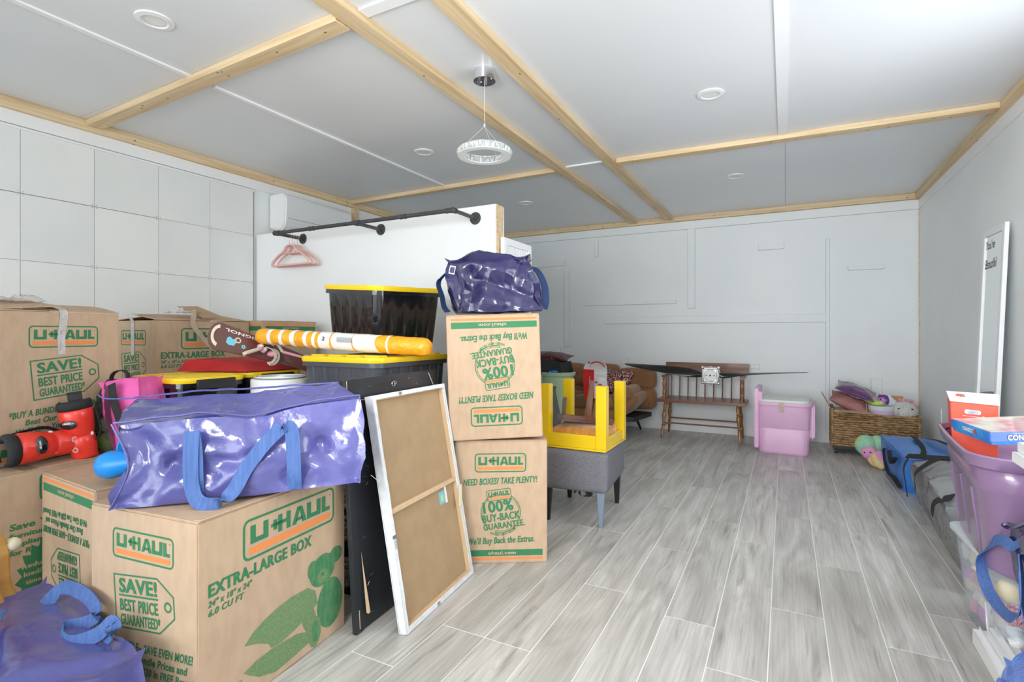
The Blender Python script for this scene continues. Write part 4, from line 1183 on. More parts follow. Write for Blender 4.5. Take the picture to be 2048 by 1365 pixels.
def SKP(s, u, h=0): return tip + ax * s + up_ * u + nrm * h
Ls = (tail - tip).length
outl = []
for k in range(9):
    a = math.pi * (.5 + k / 8); outl.append((.045 + .05 * math.cos(a) * .95, .048 * math.sin(a)))
outl = outl + [(.25, -.036), (.42, -.032), (Ls, -.028), (Ls, .020), (.42, .032), (.25, .038)]
outl = [(x, y * 1.55) for x, y in outl]
n = len(outl)
vs = [SKP(x, y, 0) for x, y in outl] + [SKP(x, y, .009) for x, y in outl]
MB().add(vs, [tuple(range(n)), tuple(range(n, 2 * n))] + [(k, (k + 1) % n, n + (k + 1) % n, n + k) for k in range(n)]).build('topsheet', 'skibrown', sk)
b = MB()
b.add([SKP(.048 + r_ * math.cos(a), r_ * math.sin(a) * 1.5, h_) for h_ in (.0095, .013) for r_ in (.028, .040) for a in [math.pi * (.55 + .9 * k / 10) for k in range(11)]],
      [(k, k + 1, 11 + k + 1, 11 + k) for k in range(10)] + [(22 + k, 22 + k + 1, 33 + k + 1, 33 + k) for k in range(10)] + [(k, k + 1, 22 + k + 1, 22 + k) for k in range(10)] + [(11 + k, 11 + k + 1, 33 + k + 1, 33 + k) for k in range(10)])
b.build('tip_guard', 'cream', sk)
def flower(s, u, r, m='skyblue'):
    pts = []
    for k in range(40):
        a = k / 40 * 6.283
        q = r * (.72 + .28 * abs(math.cos(2.5 * a)))
        pts.append(SKP(s + q * math.cos(a), u + q * math.sin(a), .0098))
    MB().add(pts, [tuple(range(40))]).build('flower_print', m, sk)
    MB().add([SKP(s + r * .3 * math.cos(a), u + r * .3 * math.sin(a), .0104) for a in [k / 12 * 6.283 for k in range(12)]], [tuple(range(12))]).build('flower_centre', 'skibrown', sk)
MB().add([SKP(x, y, .0098) for x, y in ((.085, -.022), (.10, -.032), (.125, -.030), (.135, -.012), (.13, .010), (.115, .004), (.10, .014), (.088, .006))], [tuple(range(8))]).build('bird_print', 'skyblue', sk)
MB().add([SKP(.142 + q * math.cos(a), .006 + q * math.sin(a), .0106) for q in (.009, .016) for a in [k / 16 * 6.283 for k in range(16)]], [(k, (k + 1) % 16, 16 + (k + 1) % 16, 16 + k) for k in range(16)]).build('ring_print', 'bone', sk)
flower(.175, -.020, .012); flower(.34, .012, .013); flower(.355, -.020, .009)
pr = Print(.26, .020, SKP(.33, .052, .0098), -ax, -up_, nrm)
pr.text('white2', 'ROSSIGNOL', 0, 0, 1, .8, .02)
pr.layers['white2'].build('brand_lettering', 'white2', sk)
MB().ball(tuple(SKP(.255, .004, .022)), .017, 14, 10).ball(tuple(SKP(.272, -.012, .028)), .016, 14, 10).ball(tuple(SKP(.33, -.012, .018)), (.035, .030, .018), 14, 10).build('binding_shell', 'pink', sk, smooth=True)
MB().ball(tuple(SKP(.255, .006, .034)), .011, 12, 8).ball(tuple(SKP(.274, -.010, .040)), .010, 12, 8).build('binding_button', 'whitemetal', sk, smooth=True)
MB().tube(smooth_path([SKP(.262, -.008, .03), SKP(.24, -.022, .05), SKP(.20, -.05, .06), SKP(.17, -.072, .07), SKP(.155, -.085, .07)], 4), [.010] * 17, 8).build('brake_arm', 'bone', sk, smooth=True)
MB().ribbon(smooth_path([SKP(.27, .0, .045), SKP(.31, -.01, .06), SKP(.325, -.045, .06), SKP(.31, -.080, .065), SKP(.285, -.095, .07)], 5), tuple(ax), .013, .004).build('binding_strap', 'bone', sk, smooth=True)
MB().ribbon(smooth_path([SKP(.28, .004, .040), SKP(.335, -.005, .05), SKP(.345, -.045, .055), SKP(.325, -.085, .06), SKP(.295, -.100, .07)], 5), tuple(ax), .010, .004).build('binding_strap', 'bone', sk, smooth=True)
hb_ = thing('ski_pole', 'pink and white striped childs ski pole behind the ski binding', 'pole', (0, 0, 0))
q0, q1 = SKP(.36, -.010, .03), Vector((-2.28, 2.17, .962))
q0 = Vector((-2.40, 1.93, 1.045))
b = MB().cyl(q0, q1, .008, .006, 10); b.build('shaft', 'pink', hb_, smooth=True)
for k in range(5):
    a = q0.lerp(q1, .68 + .06 * k); b_ = q0.lerp(q1, .70 + .06 * k); MB().cyl(a, b_, .0086, .0080, 10).build('stripe', 'white2', hb_, smooth=True)
MB().tube([q0 + Vector((-.02, -.03, .05)), q0 + Vector((-.01, -.015, .03)), q0], [.008, .007, .008], 8).ball(tuple(q0 + Vector((-.022, -.033, .055))), .010, 10, 8).build('grip', 'bone', hb_, smooth=True)
gd = thing('ski_binding', 'loose cream and grey ski binding resting on the red cloth', 'binding', (-2.46, 2.075, 1.000), R(75))
MB().mm((-.075, -.018, 0), (.01, .018, .028)).mm((-.11, -.010, .004), (-.07, .010, .02)).build('base', 'bone', gd, bevel=.006, seg=2)
MB().mm((.008, -.020, -.004), (.035, .020, .024)).build('heel_block', 'consolegrey', gd, bevel=.006, seg=2)
MB().ball((.055, 0, .004), (.026, .022, .018), 12, 8).build('toe_cup', 'bone', gd, smooth=True)

# round white fan / purifier
fn = thing('air_purifier', 'round white air purifier with a grey grille top between the totes', 'air purifier', (-2.322, 1.855, 0))
MB().lathe([(.12, 0), (.125, .01), (.141, .90), (.138, .912), (.130, .914)], 48).build('housing', 'white', fn, smooth=True)
MB().lathe([(.0001, .9145), (.124, .9145), (.128, .9195), (.0001, .9195)], 48, cap=False).build('grille_plate', 'consolegrey', fn)
b = MB()
for k in range(7):
    r_ = .018 + .017 * k
    b.tube([(r_ * math.cos(a), r_ * math.sin(a), .9215) for a in [6.283 * i / 36 for i in range(36)]], .0032, 5, closed=True)
o = b.build('grille', 'white', fn, smooth=True); o['kind'] = 'stuff'

# ------------------------------------------------------------------ small things on the left boxes
def guard(label, c, rot, scale=1.0):
    """shin guard, long axis local x (pad end at x=0, foot end at x=.27), bulge up +z"""
    t = thing('shin_guard', label, 'shin guard', c, rot, 'red shin guards')
    t.scale = (scale,) * 3
    def shell(nm, m, xs, off=0.0, a0=-105, a1=105, n=16, lab=None):
        vs, fs = [], []
        for x, r, h in xs:
            for k in range(n + 1):
                a = R(a0 + (a1 - a0) * k / n)
                vs.append((x, (r + off) * math.sin(a), h + (r + off) * math.cos(a)))
        m1 = n + 1
        for i in range(len(xs) - 1):
            for k in range(n): fs.append((i * m1 + k, i * m1 + k + 1, (i + 1) * m1 + k + 1, (i + 1) * m1 + k))
        b = MB().add(vs, fs)
        o = b.build(nm, m, t, smooth=True, angle=70, label=lab)
        md = o.modifiers.new('thick', 'SOLIDIFY'); md.thickness = .004; md.offset = -1
        return o
    shell('calf_shell', 'red', [(.035, .058, .045), (.06, .062, .05), (.10, .060, .050), (.14, .055, .045), (.165, .048, .040), (.175, .044, .038)])
    shell('ankle_shell', 'red', [(.163, .047, .038), (.175, .051, .042), (.205, .052, .043), (.235, .050, .040), (.255, .047, .036), (.268, .050, .036)])
    shell('padded_collar', 'foam', [(.004, .050, .045), (.010, .058, .048), (.020, .062, .050), (.034, .061, .050), (.046, .058, .048)], .003, -100, 100)
    shell('lining', 'foam', [(.01, .050, .045), (.10, .050, .045), (.26, .040, .035)], 0, -110, 110)
    MB().mm((-.030, -.028, .012), (.012, .026, .018)).mm((-.030, -.028, .018), (-.025, .026, .038)).build('rear_tab', 'blackm', t, bevel=.003)
    m = Matrix.Translation((.105, -.018, .1095)) @ Matrix.Rotation(R(-18), 4, 'X')
    MB().lathe([(.0001, .004), (.020, .003), (.024, 0), (.022, -.006)], 24, Matrix.Translation((.105, -.022, .1045)) @ Matrix.Rotation(R(20), 4, 'X') @ Matrix.Diagonal((.85, 1.45, 1, 1)), cap=False).build('oval_badge', 'blackp', t, smooth=True)
    pr = Print(.034, .008, (.1005, -.040, .1050), (0, .94, .34), (-1, 0, 0), (0, -.34, .94))
    pr.text('white2', 'CERAMIC', 0, 0, 1, .8, .03); pr.layers['white2'].build('badge_lettering', 'white2', t)
    b = MB()
    for r_ in (.012, .008):
        b.add([(.222 + q * math.cos(a), -.018 + q * math.sin(a) * .95, .0915 + .36 * q * math.sin(a)) for q in (r_ - .0015, r_) for a in [6.283 * k / 20 for k in range(20)]], [(k, (k + 1) % 20, 20 + (k + 1) % 20, 20 + k) for k in range(20)])
    b.build('round_emblem', 'white2', t)
    MB().ball((.165, .045, .060), (.010, .006, .010), 12, 8).build('rivet', 'white2', t, smooth=True)
    MB().ball((.165, -.047, .055), (.010, .006, .010), 12, 8).build('rivet', 'red', t, smooth=True)
    MB().ribbon(smooth_path([(.20, .05, .05), (.16, .075, .05), (.10, .075, .045), (.05, .068, .04)], 5), (0, 0, 1), .02, .003).build('ankle_strap', 'foam', t, smooth=True)
    return t
def place(t, org, xd, zd, sc=1.0):
    xd = Vector(xd).normalized(); zd = Vector(zd); zd = (zd - xd * zd.dot(xd)).normalized(); yd = zd.cross(xd)
    m = Matrix((xd, yd, zd)).transposed().to_4x4(); m.translation = Vector(org)
    t.matrix_world = m @ Matrix.Scale(sc, 4)
place(guard('red shin guard lying flat on the starburst box', (0, 0, 0), 0), (-2.665, .855, .668), (-.05, 1, .02), (.78, -.30, .50), 1.0)
place(guard('red shin guard standing tilted against the big left box', (0, 0, 0), 0), (-2.665, 1.115, .872), (.06, .14, -1), (.80, -.58, .12), .93)

# mesh and pink rucksack
pb = thing('drawstring_bag', 'pink and black mesh toy bag squeezed between the long blue bag and left box', 'bag', (-2.625, 1.325, .615), R(20))
bag_mesh('pink_panel', [(.03, -.125, .0), (.13, -.105, .0), (.13, .06, .0), (-.02, .06, 0), (-.07, -.085, .30), (.09, -.085, .325), (.08, .04, .32), (-.06, .04, .30)], 'pinkc', pb, amp=.022, seed=5, puff=.025, n=(18, 14, 20), freq=8)
bag_mesh('mesh_panel', [(-.12, -.13, .0), (.028, -.14, .0), (-.02, .04, .0), (-.11, .04, 0), (-.10, -.09, .25), (-.055, -.09, .32), (-.06, .03, .31), (-.09, .03, .25)], 'mesh', pb, amp=.012, seed=6, puff=.012, n=(10, 12, 16), freq=8)
for c, r_, m in (((-.065, -.07, .05), .045, 'lime'), ((-.05, -.08, .13), .040, 'mint'), ((-.075, -.04, .17), .03, 'white'), ((-.03, -.09, .08), .025, 'bone')):
    MB().ball(c, r_, 14, 10).build('ball', m, pb, smooth=True)
MB().ribbon(smooth_path([(.0, -.125, .31), (.03, -.145, .24), (.06, -.150, .17), (.08, -.145, .08)], 5), (1, 0, .3), .035, .004).build('shoulder_strap', 'foam', pb, smooth=True)
MB().ribbon(smooth_path([(-.07, -.06, .29), (-.06, -.06, .345), (-.02, -.06, .365), (.015, -.06, .35), (.02, -.06, .30)], 5), (0, 1, 0), .02, .004).build('grab_loop', 'foam', pb, smooth=True)

# blue plastic scoop toy behind the bag
bs = thing('blue_plastic_toy', 'bright blue plastic dish toy with rounded knob behind the long blue bag', 'toy', (-2.045, 1.10, .725), (R(66), R(8), R(35)))
MB().lathe([(.0001, -.02), (.07, -.015), (.105, .005), (.116, .02), (.118, .026), (.114, .026), (.103, .012), (.07, -.008), (.0001, -.012)], 40, cap=False).build('dish', 'blueball', bs, smooth=True)
bs2 = MB().lathe([(.0001, 0), (.030, .004), (.046, .020), (.054, .050), (.050, .085), (.040, .12), (.034, .15)], 24, Matrix.Translation((-.160, -.085, .0)) @ Matrix.Rotation(R(70), 4, 'Y') @ Matrix.Rotation(R(-10), 4, 'X') @ Matrix.Scale(.92, 4)).build('knob', 'blueball', bs, smooth=True)

# wooden curved toy part at the left edge
wt = thing('wooden_rocker', 'amber varnished wooden curved toy frame at the far left edge', 'toy', (-2.335, .735, 0))
# profile in local (y,z): tall neck curving out into a rounded body
outl = [(-.10, .0), (.070, .0), (.088, .10), (.092, .16), (.078, .24), (.052, .29), (.043, .34), (.040, .42), (.028, .468), (.0, .49), (-.04, .48), (-.10, .40)]
sp = smooth_path([(0, y, z) for y, z in outl] , 4)
MB().prism([(p.y, p.z) for p in sp], 0, .045, Matrix(((0, 0, 1, 0), (1, 0, 0, 0), (0, 1, 0, 0), (0, 0, 0, 1)))).build('side_frame', 'amber', wt, bevel=.006, seg=2)
sp = smooth_path([(0, -.10, .0), (0, .075, .0), (0, .085, .06), (0, .060, .14), (0, .03, .25), (0, .0, .36), (0, -.05, .42)], 4)
MB().prism([(p.y - .006, p.z) for p in sp], .048, .064, Matrix(((0, 0, 1, 0), (1, 0, 0, 0), (0, 1, 0, 0), (0, 0, 0, 1)))).build('rail', 'amber', wt, bevel=.004, seg=2)
MB().ball((.030, .052, .435), (.020, .022, .022), 14, 10).build('peg', 'cream', wt, smooth=True)

# ------------------------------------------------------------------ cube organiser under the slate tote
og = thing('cube_organiser', 'low black cube organiser holding woven baskets under the slate tote', 'shelf unit', (-2.17, 1.70, 0))
W_, D_, H_ = .50, .70, .653
for x0 in (0, W_ - .018): MB().mm((x0, 0, 0), (x0 + .018, D_, H_)).build('side_panel', 'blackm', og, bevel=.001, seg=1)
for z0 in (.0, H_ - .018): MB().mm((.0185, 0, z0), (W_ - .0185, D_, z0 + .018)).build('shelf_board', 'blackm', og, bevel=.001, seg=1)
MB().mm((.0185, 0, .375), (W_ - .0185, D_ - .01, .390)).build('shelf_board', 'lightwood', og, bevel=.001, seg=1, label='raw wood edged shelf')
MB().mm((.0185, D_ - .008, .0185), (W_ - .0185, D_ - .002, H_ - .0185)).build('back_panel', 'blackm', og)
def wicker(label, c, w, d, h, rows, m='whitegrass', group=None, name='wicker_basket'):
    t = thing(name, label, 'basket', c, 0, group)
    b = MB(); 
    for k in range(rows):
        z = (k + .5) * h / rows
        ro = rounded(w - .02, d - .02, .03, 4)
        pts = []
        for i, (x, y) in enumerate(ro): pts.append((x, y, z))
        dense = []
        for i in range(len(pts)):
            a, q = Vector(pts[i]), Vector(pts[(i + 1) % len(pts)])
            nseg = max(1, int((q - a).length / .018))
            for j in range(nseg):
                p = a.lerp(q, j / nseg)
                wob = .0035 * (1 if (len(dense) + k) % 2 else -1)
                nn = Vector((p.x, p.y, 0)).normalized()
                dense.append(p + nn * wob + Vector((0, 0, .002 * noise.noise(p * 40))))
        MB().tube(dense, h / rows * .56, 6, closed=True).build('plaited_row', m, t, smooth=True)
    MB().mm((-w / 2 + .02, -d / 2 + .02, .004), (w / 2 - .02, d / 2 - .02, .01)).build('base', m, t)
    return t
wicker('white wicker basket on the upper shelf of the black organiser', (-1.918, 1.83, .235 + .157), .44, .24, .16, 6)
wicker('white wicker basket on the bottom shelf of the black organiser', (-1.918, 1.83, .0185), .44, .24, .13, 6)
wicker('white wicker basket hung under the raw wood shelf of the black organiser', (-1.918, 1.83, .225), .44, .24, .11, 5)

# ------------------------------------------------------------------ leaning black board and canvas back
def leaning(name, label, cat, BL, BR, TL, TR):
    """returns empty whose local x runs along the bottom, z up the board, y into the wall"""
    BL, BR, TL, TR = map(Vector, (BL, BR, TL, TR))
    ex = (BR - BL).normalized(); ez = (TL - BL); ez = (ez - ex * ez.dot(ex)).normalized(); ey = ez.cross(ex)
    m = Matrix((ex, ey, ez)).transposed().to_4x4(); m.translation = BL
    t = thing(name, label, cat); t.matrix_world = m
    return t, (BR - BL).length, (TL - BL).length
bd, w_, h_ = leaning('black_board', 'tall black board with staples and split trim leaning behind the canvas', 'board', (-1.438, 1.483, .002), (-1.484, 2.143, .002), (-1.502, 1.483, .965), (-1.548, 2.143, .965))
MB().mm((0, 0, 0), (w_, .018, h_)).build('panel', 'boardblk', bd, bevel=.002, seg=1)
MB().mm((.0, -.005, h_ - .085), (w_, -.0005, h_)).build('top_strip', 'boardblk', bd, bevel=.001, seg=1)
MB().mm((.0, -.004, 0), (.040, -.0005, h_ - .087)).build('side_strip', 'boardblk', bd, bevel=.001, seg=1)
MB().mm((w_ - .04, -.004, 0), (w_, -.0005, h_ - .087)).build('side_strip', 'boardblk', bd, bevel=.001, seg=1)
MB().mm((.03, -.0062, h_ - .088), (w_ - .05, -.0005, h_ - .0855)).build('pale_edge_line', 'bone', bd)
MB().add([(.055, -.008, .06), (.066, -.008, .05), (.071, -.014, .055), (.045, -.006, .30)], [(0, 1, 2), (0, 2, 3), (1, 3, 2), (0, 3, 1)]).build('splinter', 'lightwood', bd)
MB().mm((.018, -.0052, .015), (.021, -.004, .085)).build('raw_edge', 'lightwood', bd)
MB().mm((.012, -.0062, h_ - .055), (.015, -.005, h_ - .005)).build('raw_edge', 'lightwood', bd)
MB().add([(w_ - .075, -.006, h_ - .012), (w_ - .070, -.006, h_ - .010), (w_ - .028, -.006, h_ - .080), (w_ - .032, -.006, h_ - .082)], [(0, 1, 2, 3)]).build('scratch', 'bone', bd)
b = MB()
rr = random.Random(3)
for k in range(26):
    x = rr.choice([rr.uniform(.045, .11), rr.uniform(.02, w_ - .05)]); z = rr.uniform(.03, h_ - .1) if x < .12 else rr.choice([rr.uniform(.03, .12), rr.uniform(h_ - .14, h_ - .02)])
    a = rr.uniform(-1, 1); dx, dz = .007 * math.cos(a), .007 * math.sin(a)
    b.cyl((x - dx, -.0065, z - dz), (x + dx, -.0065, z + dz), .0009, n=5)
    b.cyl((x - dx, -.0065, z - dz), (x - dx, -.0005, z - dz), .0009, n=5)
o = b.build('staple', 'steel', bd); o['kind'] = 'stuff'
MB().tube([(.30 + .010 * math.cos(a), -.012, h_ - .040 + .010 * math.sin(a)) for a in [6.283 * k / 14 for k in range(14)]], .0018, 6, closed=True).tube([(.316 + .007 * math.cos(a), -.010, h_ - .036 + .007 * math.sin(a)) for a in [6.283 * k / 12 for k in range(12)]], .0016, 6, closed=True).build('hanging_ring', 'steel', bd)

cv, w_, h_ = leaning('canvas_frame', 'back of a white stretched canvas with brown hardboard leaning against the black board', 'canvas', (-1.268, 1.572, .003), (-1.3175, 2.129, .003), (-1.4255, 1.528, .900), (-1.475, 2.085, .900))
T = .036
MB().mm((0, T - .003, 0), (w_, T, h_)).build('canvas_face', 'whitecan', cv)
MB().mm((.018, T - .010, .018), (w_ - .018, T - .0035, h_ - .018)).build('backing_board', 'mdf', cv)
for a, b_ in (((0, 0, 0), (.018, T - .0035, h_)), ((w_ - .018, 0, 0), (w_, T - .0035, h_)), ((.0185, 0, 0), (w_ - .0185, T - .0035, .018)), ((.0185, 0, h_ - .018), (w_ - .0185, T - .0035, h_))):
    MB().mm(a, b_).build('stretcher_bar', 'whitecan', cv, bevel=.002, seg=1)
for a, b_ in (((.0185, .004, .0185), (.0215, T - .011, h_ - .0185)), ((w_ - .0215, .004, .0185), (w_ - .0185, T - .011, h_ - .0185)), ((.022, .004, .0185), (w_ - .022, T - .011, .0215)), ((.022, .004, h_ - .0215), (w_ - .022, T - .011, h_ - .0185))):
    MB().mm(a, b_).build('inner_wood_face', 'lightwood', cv)
MB().mm((.022, .006, h_ * .487), (w_ - .022, T - .011, h_ * .487 + .020)).build('cross_bar', 'lightwood', cv, bevel=.002, seg=1)
# ragged tucked canvas edge
b = MB(); rr = random.Random(4)
for (ax_, L_) in (('z', h_), ('x', w_)):
    pts = []
    for k in range(40):
        s_ = L_ * k / 39; q = .016 + .003 * rr.random()
        pts.append((s_, q))
    for o_ in (0, 1):
        if ax_ == 'z': poly = [((0 if not o_ else w_ - .0), 0)]
    vs, fs = [], []
    for o_ in (0, 1):
        base = len(vs)
        for s_, q in pts:
            if ax_ == 'z':
                x0_, x1_ = (0, q) if o_ == 0 else (w_, w_ - q)
                vs += [(x0_, -.0012, s_), (x1_, -.0022, s_)]
            else:
                z0_, z1_ = (0, q) if o_ == 0 else (h_, h_ - q)
                vs += [(s_, -.0012, z0_), (s_, -.0022, z1_)]
        for k in range(39): fs.append((base + 2 * k, base + 2 * k + 1, base + 2 * k + 3, base + 2 * k + 2))
    b.add(vs, fs)
b.build('folded_canvas_edge', 'whitecan', cv)
MB().mm((w_ * .72, T - .0115, h_ * .405), (w_ * .80, T - .0104, h_ * .465)).build('blue_sticker', 'skyblue', cv)
MB().mm((w_ * .75, T - .0122, h_ * .418), (w_ * .775, T - .0116, h_ * .450)).build('sticker_centre', 'toyyellow', cv)
MB().mm((w_ * .81, T - .0115, h_ * .40), (w_ * .84, T - .0104, h_ * .49)).build('price_sticker', 'trimw', cv)
MB().add([(w_ - .045, -.006, h_ * .36), (w_ - .015, -.006, h_ * .36), (w_ + .002, -.010, h_ * .46), (w_ - .022, -.010, h_ * .465), (w_ - .045, -.004, h_ * .36), (w_ - .015, -.004, h_ * .36), (w_ + .002, -.008, h_ * .46), (w_ - .022, -.008, h_ * .465)], [(0, 1, 2, 3), (4, 5, 6, 7), (0, 1, 5, 4), (1, 2, 6, 5), (2, 3, 7, 6), (3, 0, 4, 7)]).build('peeling_paper_tab', 'cream', cv)
for x, z in ((w_ * .33, h_ - .009), (w_ * .42, .009), (.008, h_ * .40)):
    MB().mm((x - .010, -.004, z - .006), (x + .010, -.0024, z + .006)).build('metal_bracket', 'steel', cv)
b = MB()
for k in range(3): b.tube([(.010 + .006 * math.cos(a), -.005, h_ * (.36 + .012 * k) + .008 * math.sin(a)) for a in [6.283 * j / 12 for j in range(12)]], .0011, 5, closed=True)
b.build('wire_coil', 'steel', cv)
MB().tube(smooth_path([(-.005, .02, h_ * .62), (-.03, .0, h_ * .64), (-.06, .01, h_ * .68)], 5), .0010, 5).build('string', 'cream', cv)

# ------------------------------------------------------------------ ottoman, yellow table and what it holds
ot = thing('ottoman', 'grey tweed ottoman on tapered legs under the upturned yellow table', 'ottoman', (-1.335, 2.915, 0), R(5))
Wd, Dd = .42, .56
vs, fs = [], []
def soft_box(name, m, parent, a, b_, r, n=10, bulge=.012, seed=1, amp=0.0, **k):
    """rounded, slightly bulging cushion block"""
    a, b_ = Vector(a), Vector(b_); c = (a + b_) / 2; h = (b_ - a) / 2
    vid, vs, fs = {}, [], []
    def vert(i, j, l):
        if (i, j, l) in vid: return vid[(i, j, l)]
        q = Vector((2 * i / n - 1, 2 * j / n - 1, 2 * l / n - 1))
        q = Vector([math.copysign(math.sin(abs(x) * math.pi / 2) ** .8 if abs(x) < 1 else 1, x) for x in q])
        p = Vector((q.x * h.x, q.y * h.y, q.z * h.z))
        inner = Vector([max(-h[t] + r, min(h[t] - r, p[t])) for t in range(3)])
        d_ = p - inner
        if d_.length > 1e-9: p = inner + d_.normalized() * min(r, d_.length if max(abs(d_.x), abs(d_.y), abs(d_.z)) < r - 1e-6 else r)
        w_ = [1 - x * x for x in q]
        p += Vector((q.x * bulge * w_[1] * w_[2], q.y * bulge * w_[0] * w_[2], q.z * bulge * w_[0] * w_[1]))
        if amp: p += p.normalized() * amp * noise.noise(p * 9 + Vector((seed, 0, 0)))
        vid[(i, j, l)] = len(vs); vs.append(c + p); return vid[(i, j, l)]
    for (A, B, C) in ((0, 1, 2), (0, 2, 1), (1, 2, 0)):
        for val in (0, n):
            for i in range(n):
                for j in range(n):
                    q = []
                    for di, dj in ((0, 0), (1, 0), (1, 1), (0, 1)):
                        id_ = [0, 0, 0]; id_[A] = i + di; id_[B] = j + dj; id_[C] = val
                        q.append(vert(*id_))
                    fs.append(tuple(q))
    return MB().add(vs, fs).build(name, m, parent, smooth=True, angle=80, **k)
soft_box('cushion', 'greyfab', ot, (0, 0, .20), (Wd, Dd, .447), .035, 16, .004)
def tleg(x, y, sx, sy, m='legblue', lab=None):
    b = MB(); b.hexa([(x + sx * .018 - .012, y + sy * .018 - .012, 0), (x + sx * .018 + .012, y + sy * .018 - .012, 0), (x + sx * .018 + .012, y + sy * .018 + .012, 0), (x + sx * .018 - .012, y + sy * .018 + .012, 0)],
                     [(x - .023, y - .023, .21), (x + .023, y - .023, .21), (x + .023, y + .023, .21), (x - .023, y + .023, .21)])
    b.build('leg', m, ot, bevel=.002, seg=1, label=lab)
tleg(.375, .045, .0, -.3, 'legblue', 'chipped grey blue front leg'); tleg(.375, Dd - .05, 0, .3, 'blackm', 'black back leg'); tleg(.045, .045, 0, -.3, 'blackm'); tleg(.045, Dd - .05, 0, .3, 'blackm')
rr = random.Random(6); b = MB()
for k in range(14):
    x, y = .20 + rr.random() * .13, .02 + rr.random() * .04
    b.tube([(x, y, .205), (x + rr.uniform(-.02, .02), y, .185), (x + rr.uniform(-.02, .02), y + .01, .165 + rr.random() * .02)], [.007, .006, .003], 5)
o = b.build('torn_lining', 'foam', ot); o['kind'] = 'stuff'

ty = thing('side_table', 'glossy yellow table standing upside down on the grey ottoman', 'table', (-1.345, 2.950, .449))
w_, d_, h_ = .42, .44, .385
MB().mm((0, 0, 0), (w_, d_, .012)).build('tabletop', 'ypaint', ty, bevel=.002, seg=1)
for x0 in (0, w_ - .062):
    for y0 in (0, d_ - .062): MB().mm((x0, y0, .0125), (x0 + .062, y0 + .062, h_)).build('leg', 'ypaint', ty, bevel=.003, seg=2)
for y0 in (.004, d_ - .024): MB().mm((.0625, y0, .0125), (w_ - .0625, y0 + .02, .090)).build('apron', 'ypaint', ty, bevel=.002, seg=1)
for x0 in (.004, w_ - .024): MB().mm((x0, .0625, .0125), (x0 + .02, d_ - .0625, .075)).build('apron', 'ypaint', ty, bevel=.002, seg=1)
vc = thing('velvet_cushion', 'crushed orange velvet cushion lying inside the upturned yellow table', 'cushion', (-1.135, 3.17, .463))
soft_box('cover', 'velvet', vc, (-.17, -.17, 0), (.17, .17, .105), .04, 12, .012, 3, .010)
bst = thing('small_stool', 'dark brown wooden stool lying upside down inside the yellow table', 'stool', (-1.13, 3.15, .580), (R(-7), R(6), R(32)))
MB().mm((-.16, -.11, 0), (.16, .11, .014)).build('seat', 'darkbrown', bst, bevel=.003)
for a, b_ in (((-.16, -.11, .0145), (.16, -.096, .04)), ((-.16, .096, .0145), (.16, .11, .04)), ((-.16, -.0955, .0145), (-.146, .0955, .04)), ((.146, -.0955, .0145), (.16, .0955, .04))):
    MB().mm(a, b_).build('rim', 'darkbrown', bst, bevel=.003)
MB().add([(-.02, -.10, .015), (.02, -.10, .015), (.02, -.07, .015), (-.02, -.07, .015), (.020, -.015, .27), (.046, -.015, .27), (.046, .008, .27), (.020, .008, .27)], [(3, 2, 1, 0), (4, 5, 6, 7), (0, 1, 5, 4), (1, 2, 6, 5), (2, 3, 7, 6), (3, 0, 4, 7)]).build('leg', 'darkbrown', bst, bevel=.004)
MB().add([(.03, -.095, .015), (.07, -.095, .015), (.07, -.065, .015), (.03, -.065, .015), (.055, -.055, .175), (.080, -.055, .175), (.080, -.033, .175), (.055, -.033, .175)], [(3, 2, 1, 0), (4, 5, 6, 7), (0, 1, 5, 4), (1, 2, 6, 5), (2, 3, 7, 6), (3, 0, 4, 7)]).build('leg', 'darkbrown', bst, bevel=.004)
for x in (-.13, .12): MB().mm((x, .07, .015), (x + .024, .094, .15)).build('leg', 'darkbrown', bst, bevel=.004)

# ------------------------------------------------------------------ futon and what is on it
fu = thing('futon_chair', 'tan suede futon armchair on black metal legs against the back wall', 'chair', (0, 0, 0))
for i, (z0, z1) in enumerate(((.27, .50), (.505, .765))):
    for j, (x0, x1) in enumerate(((-2.60, -2.18), (-2.175, -1.76), (-1.755, -1.335))):
        soft_box('back_cushion', 'suede', fu, (x0, 6.08, z0), (x1, 6.22, z1 - (.04 if (j == 2 and i) else 0)), .04, 10, .018, i + j)
for j, (x0, x1) in enumerate(((-2.60, -2.13), (-2.125, -1.66))):
    soft_box('seat_cushion', 'suede', fu, (x0, 5.50, .325), (x1, 6.07, .445), .04, 12, .015, j)
soft_box('seat_base', 'suede', fu, (-2.60, 5.53, .205), (-1.66, 6.07, .318), .03, 12, .006)
arm = soft_box('arm_cushion', 'suede', fu, (-.12, -.25, -.07), (.13, .25, .07), .055, 12, .015)
arm.matrix_basis = Matrix.Translation((-1.585, 5.80, .455)) @ Matrix.Rotation(R(-32), 4, 'Y')
arm = soft_box('arm_cushion', 'suede', fu, (-.15, -.24, -.05), (.12, .24, .055), .045, 12, .015)
arm.matrix_basis = Matrix.Translation((-1.505, 5.84, .375)) @ Matrix.Rotation(R(-48), 4, 'Y')
MB().prism([(-1.64, 5.56), (-1.45, 5.62), (-1.37, 6.12), (-1.64, 6.12)], .185, .235).build('mounting_plate', 'blackm', fu, bevel=.004)
MB().mm((-2.60, 5.56, .185), (-1.645, 5.60, .203)).mm((-2.60, 6.06, .185), (-1.645, 6.10, .203)).build('frame_rail', 'blackm', fu)
soft_box('foot_bolster', 'suede', fu, (-1.655, 5.52, .15), (-1.53, 5.62, .180), .012, 6, .002)
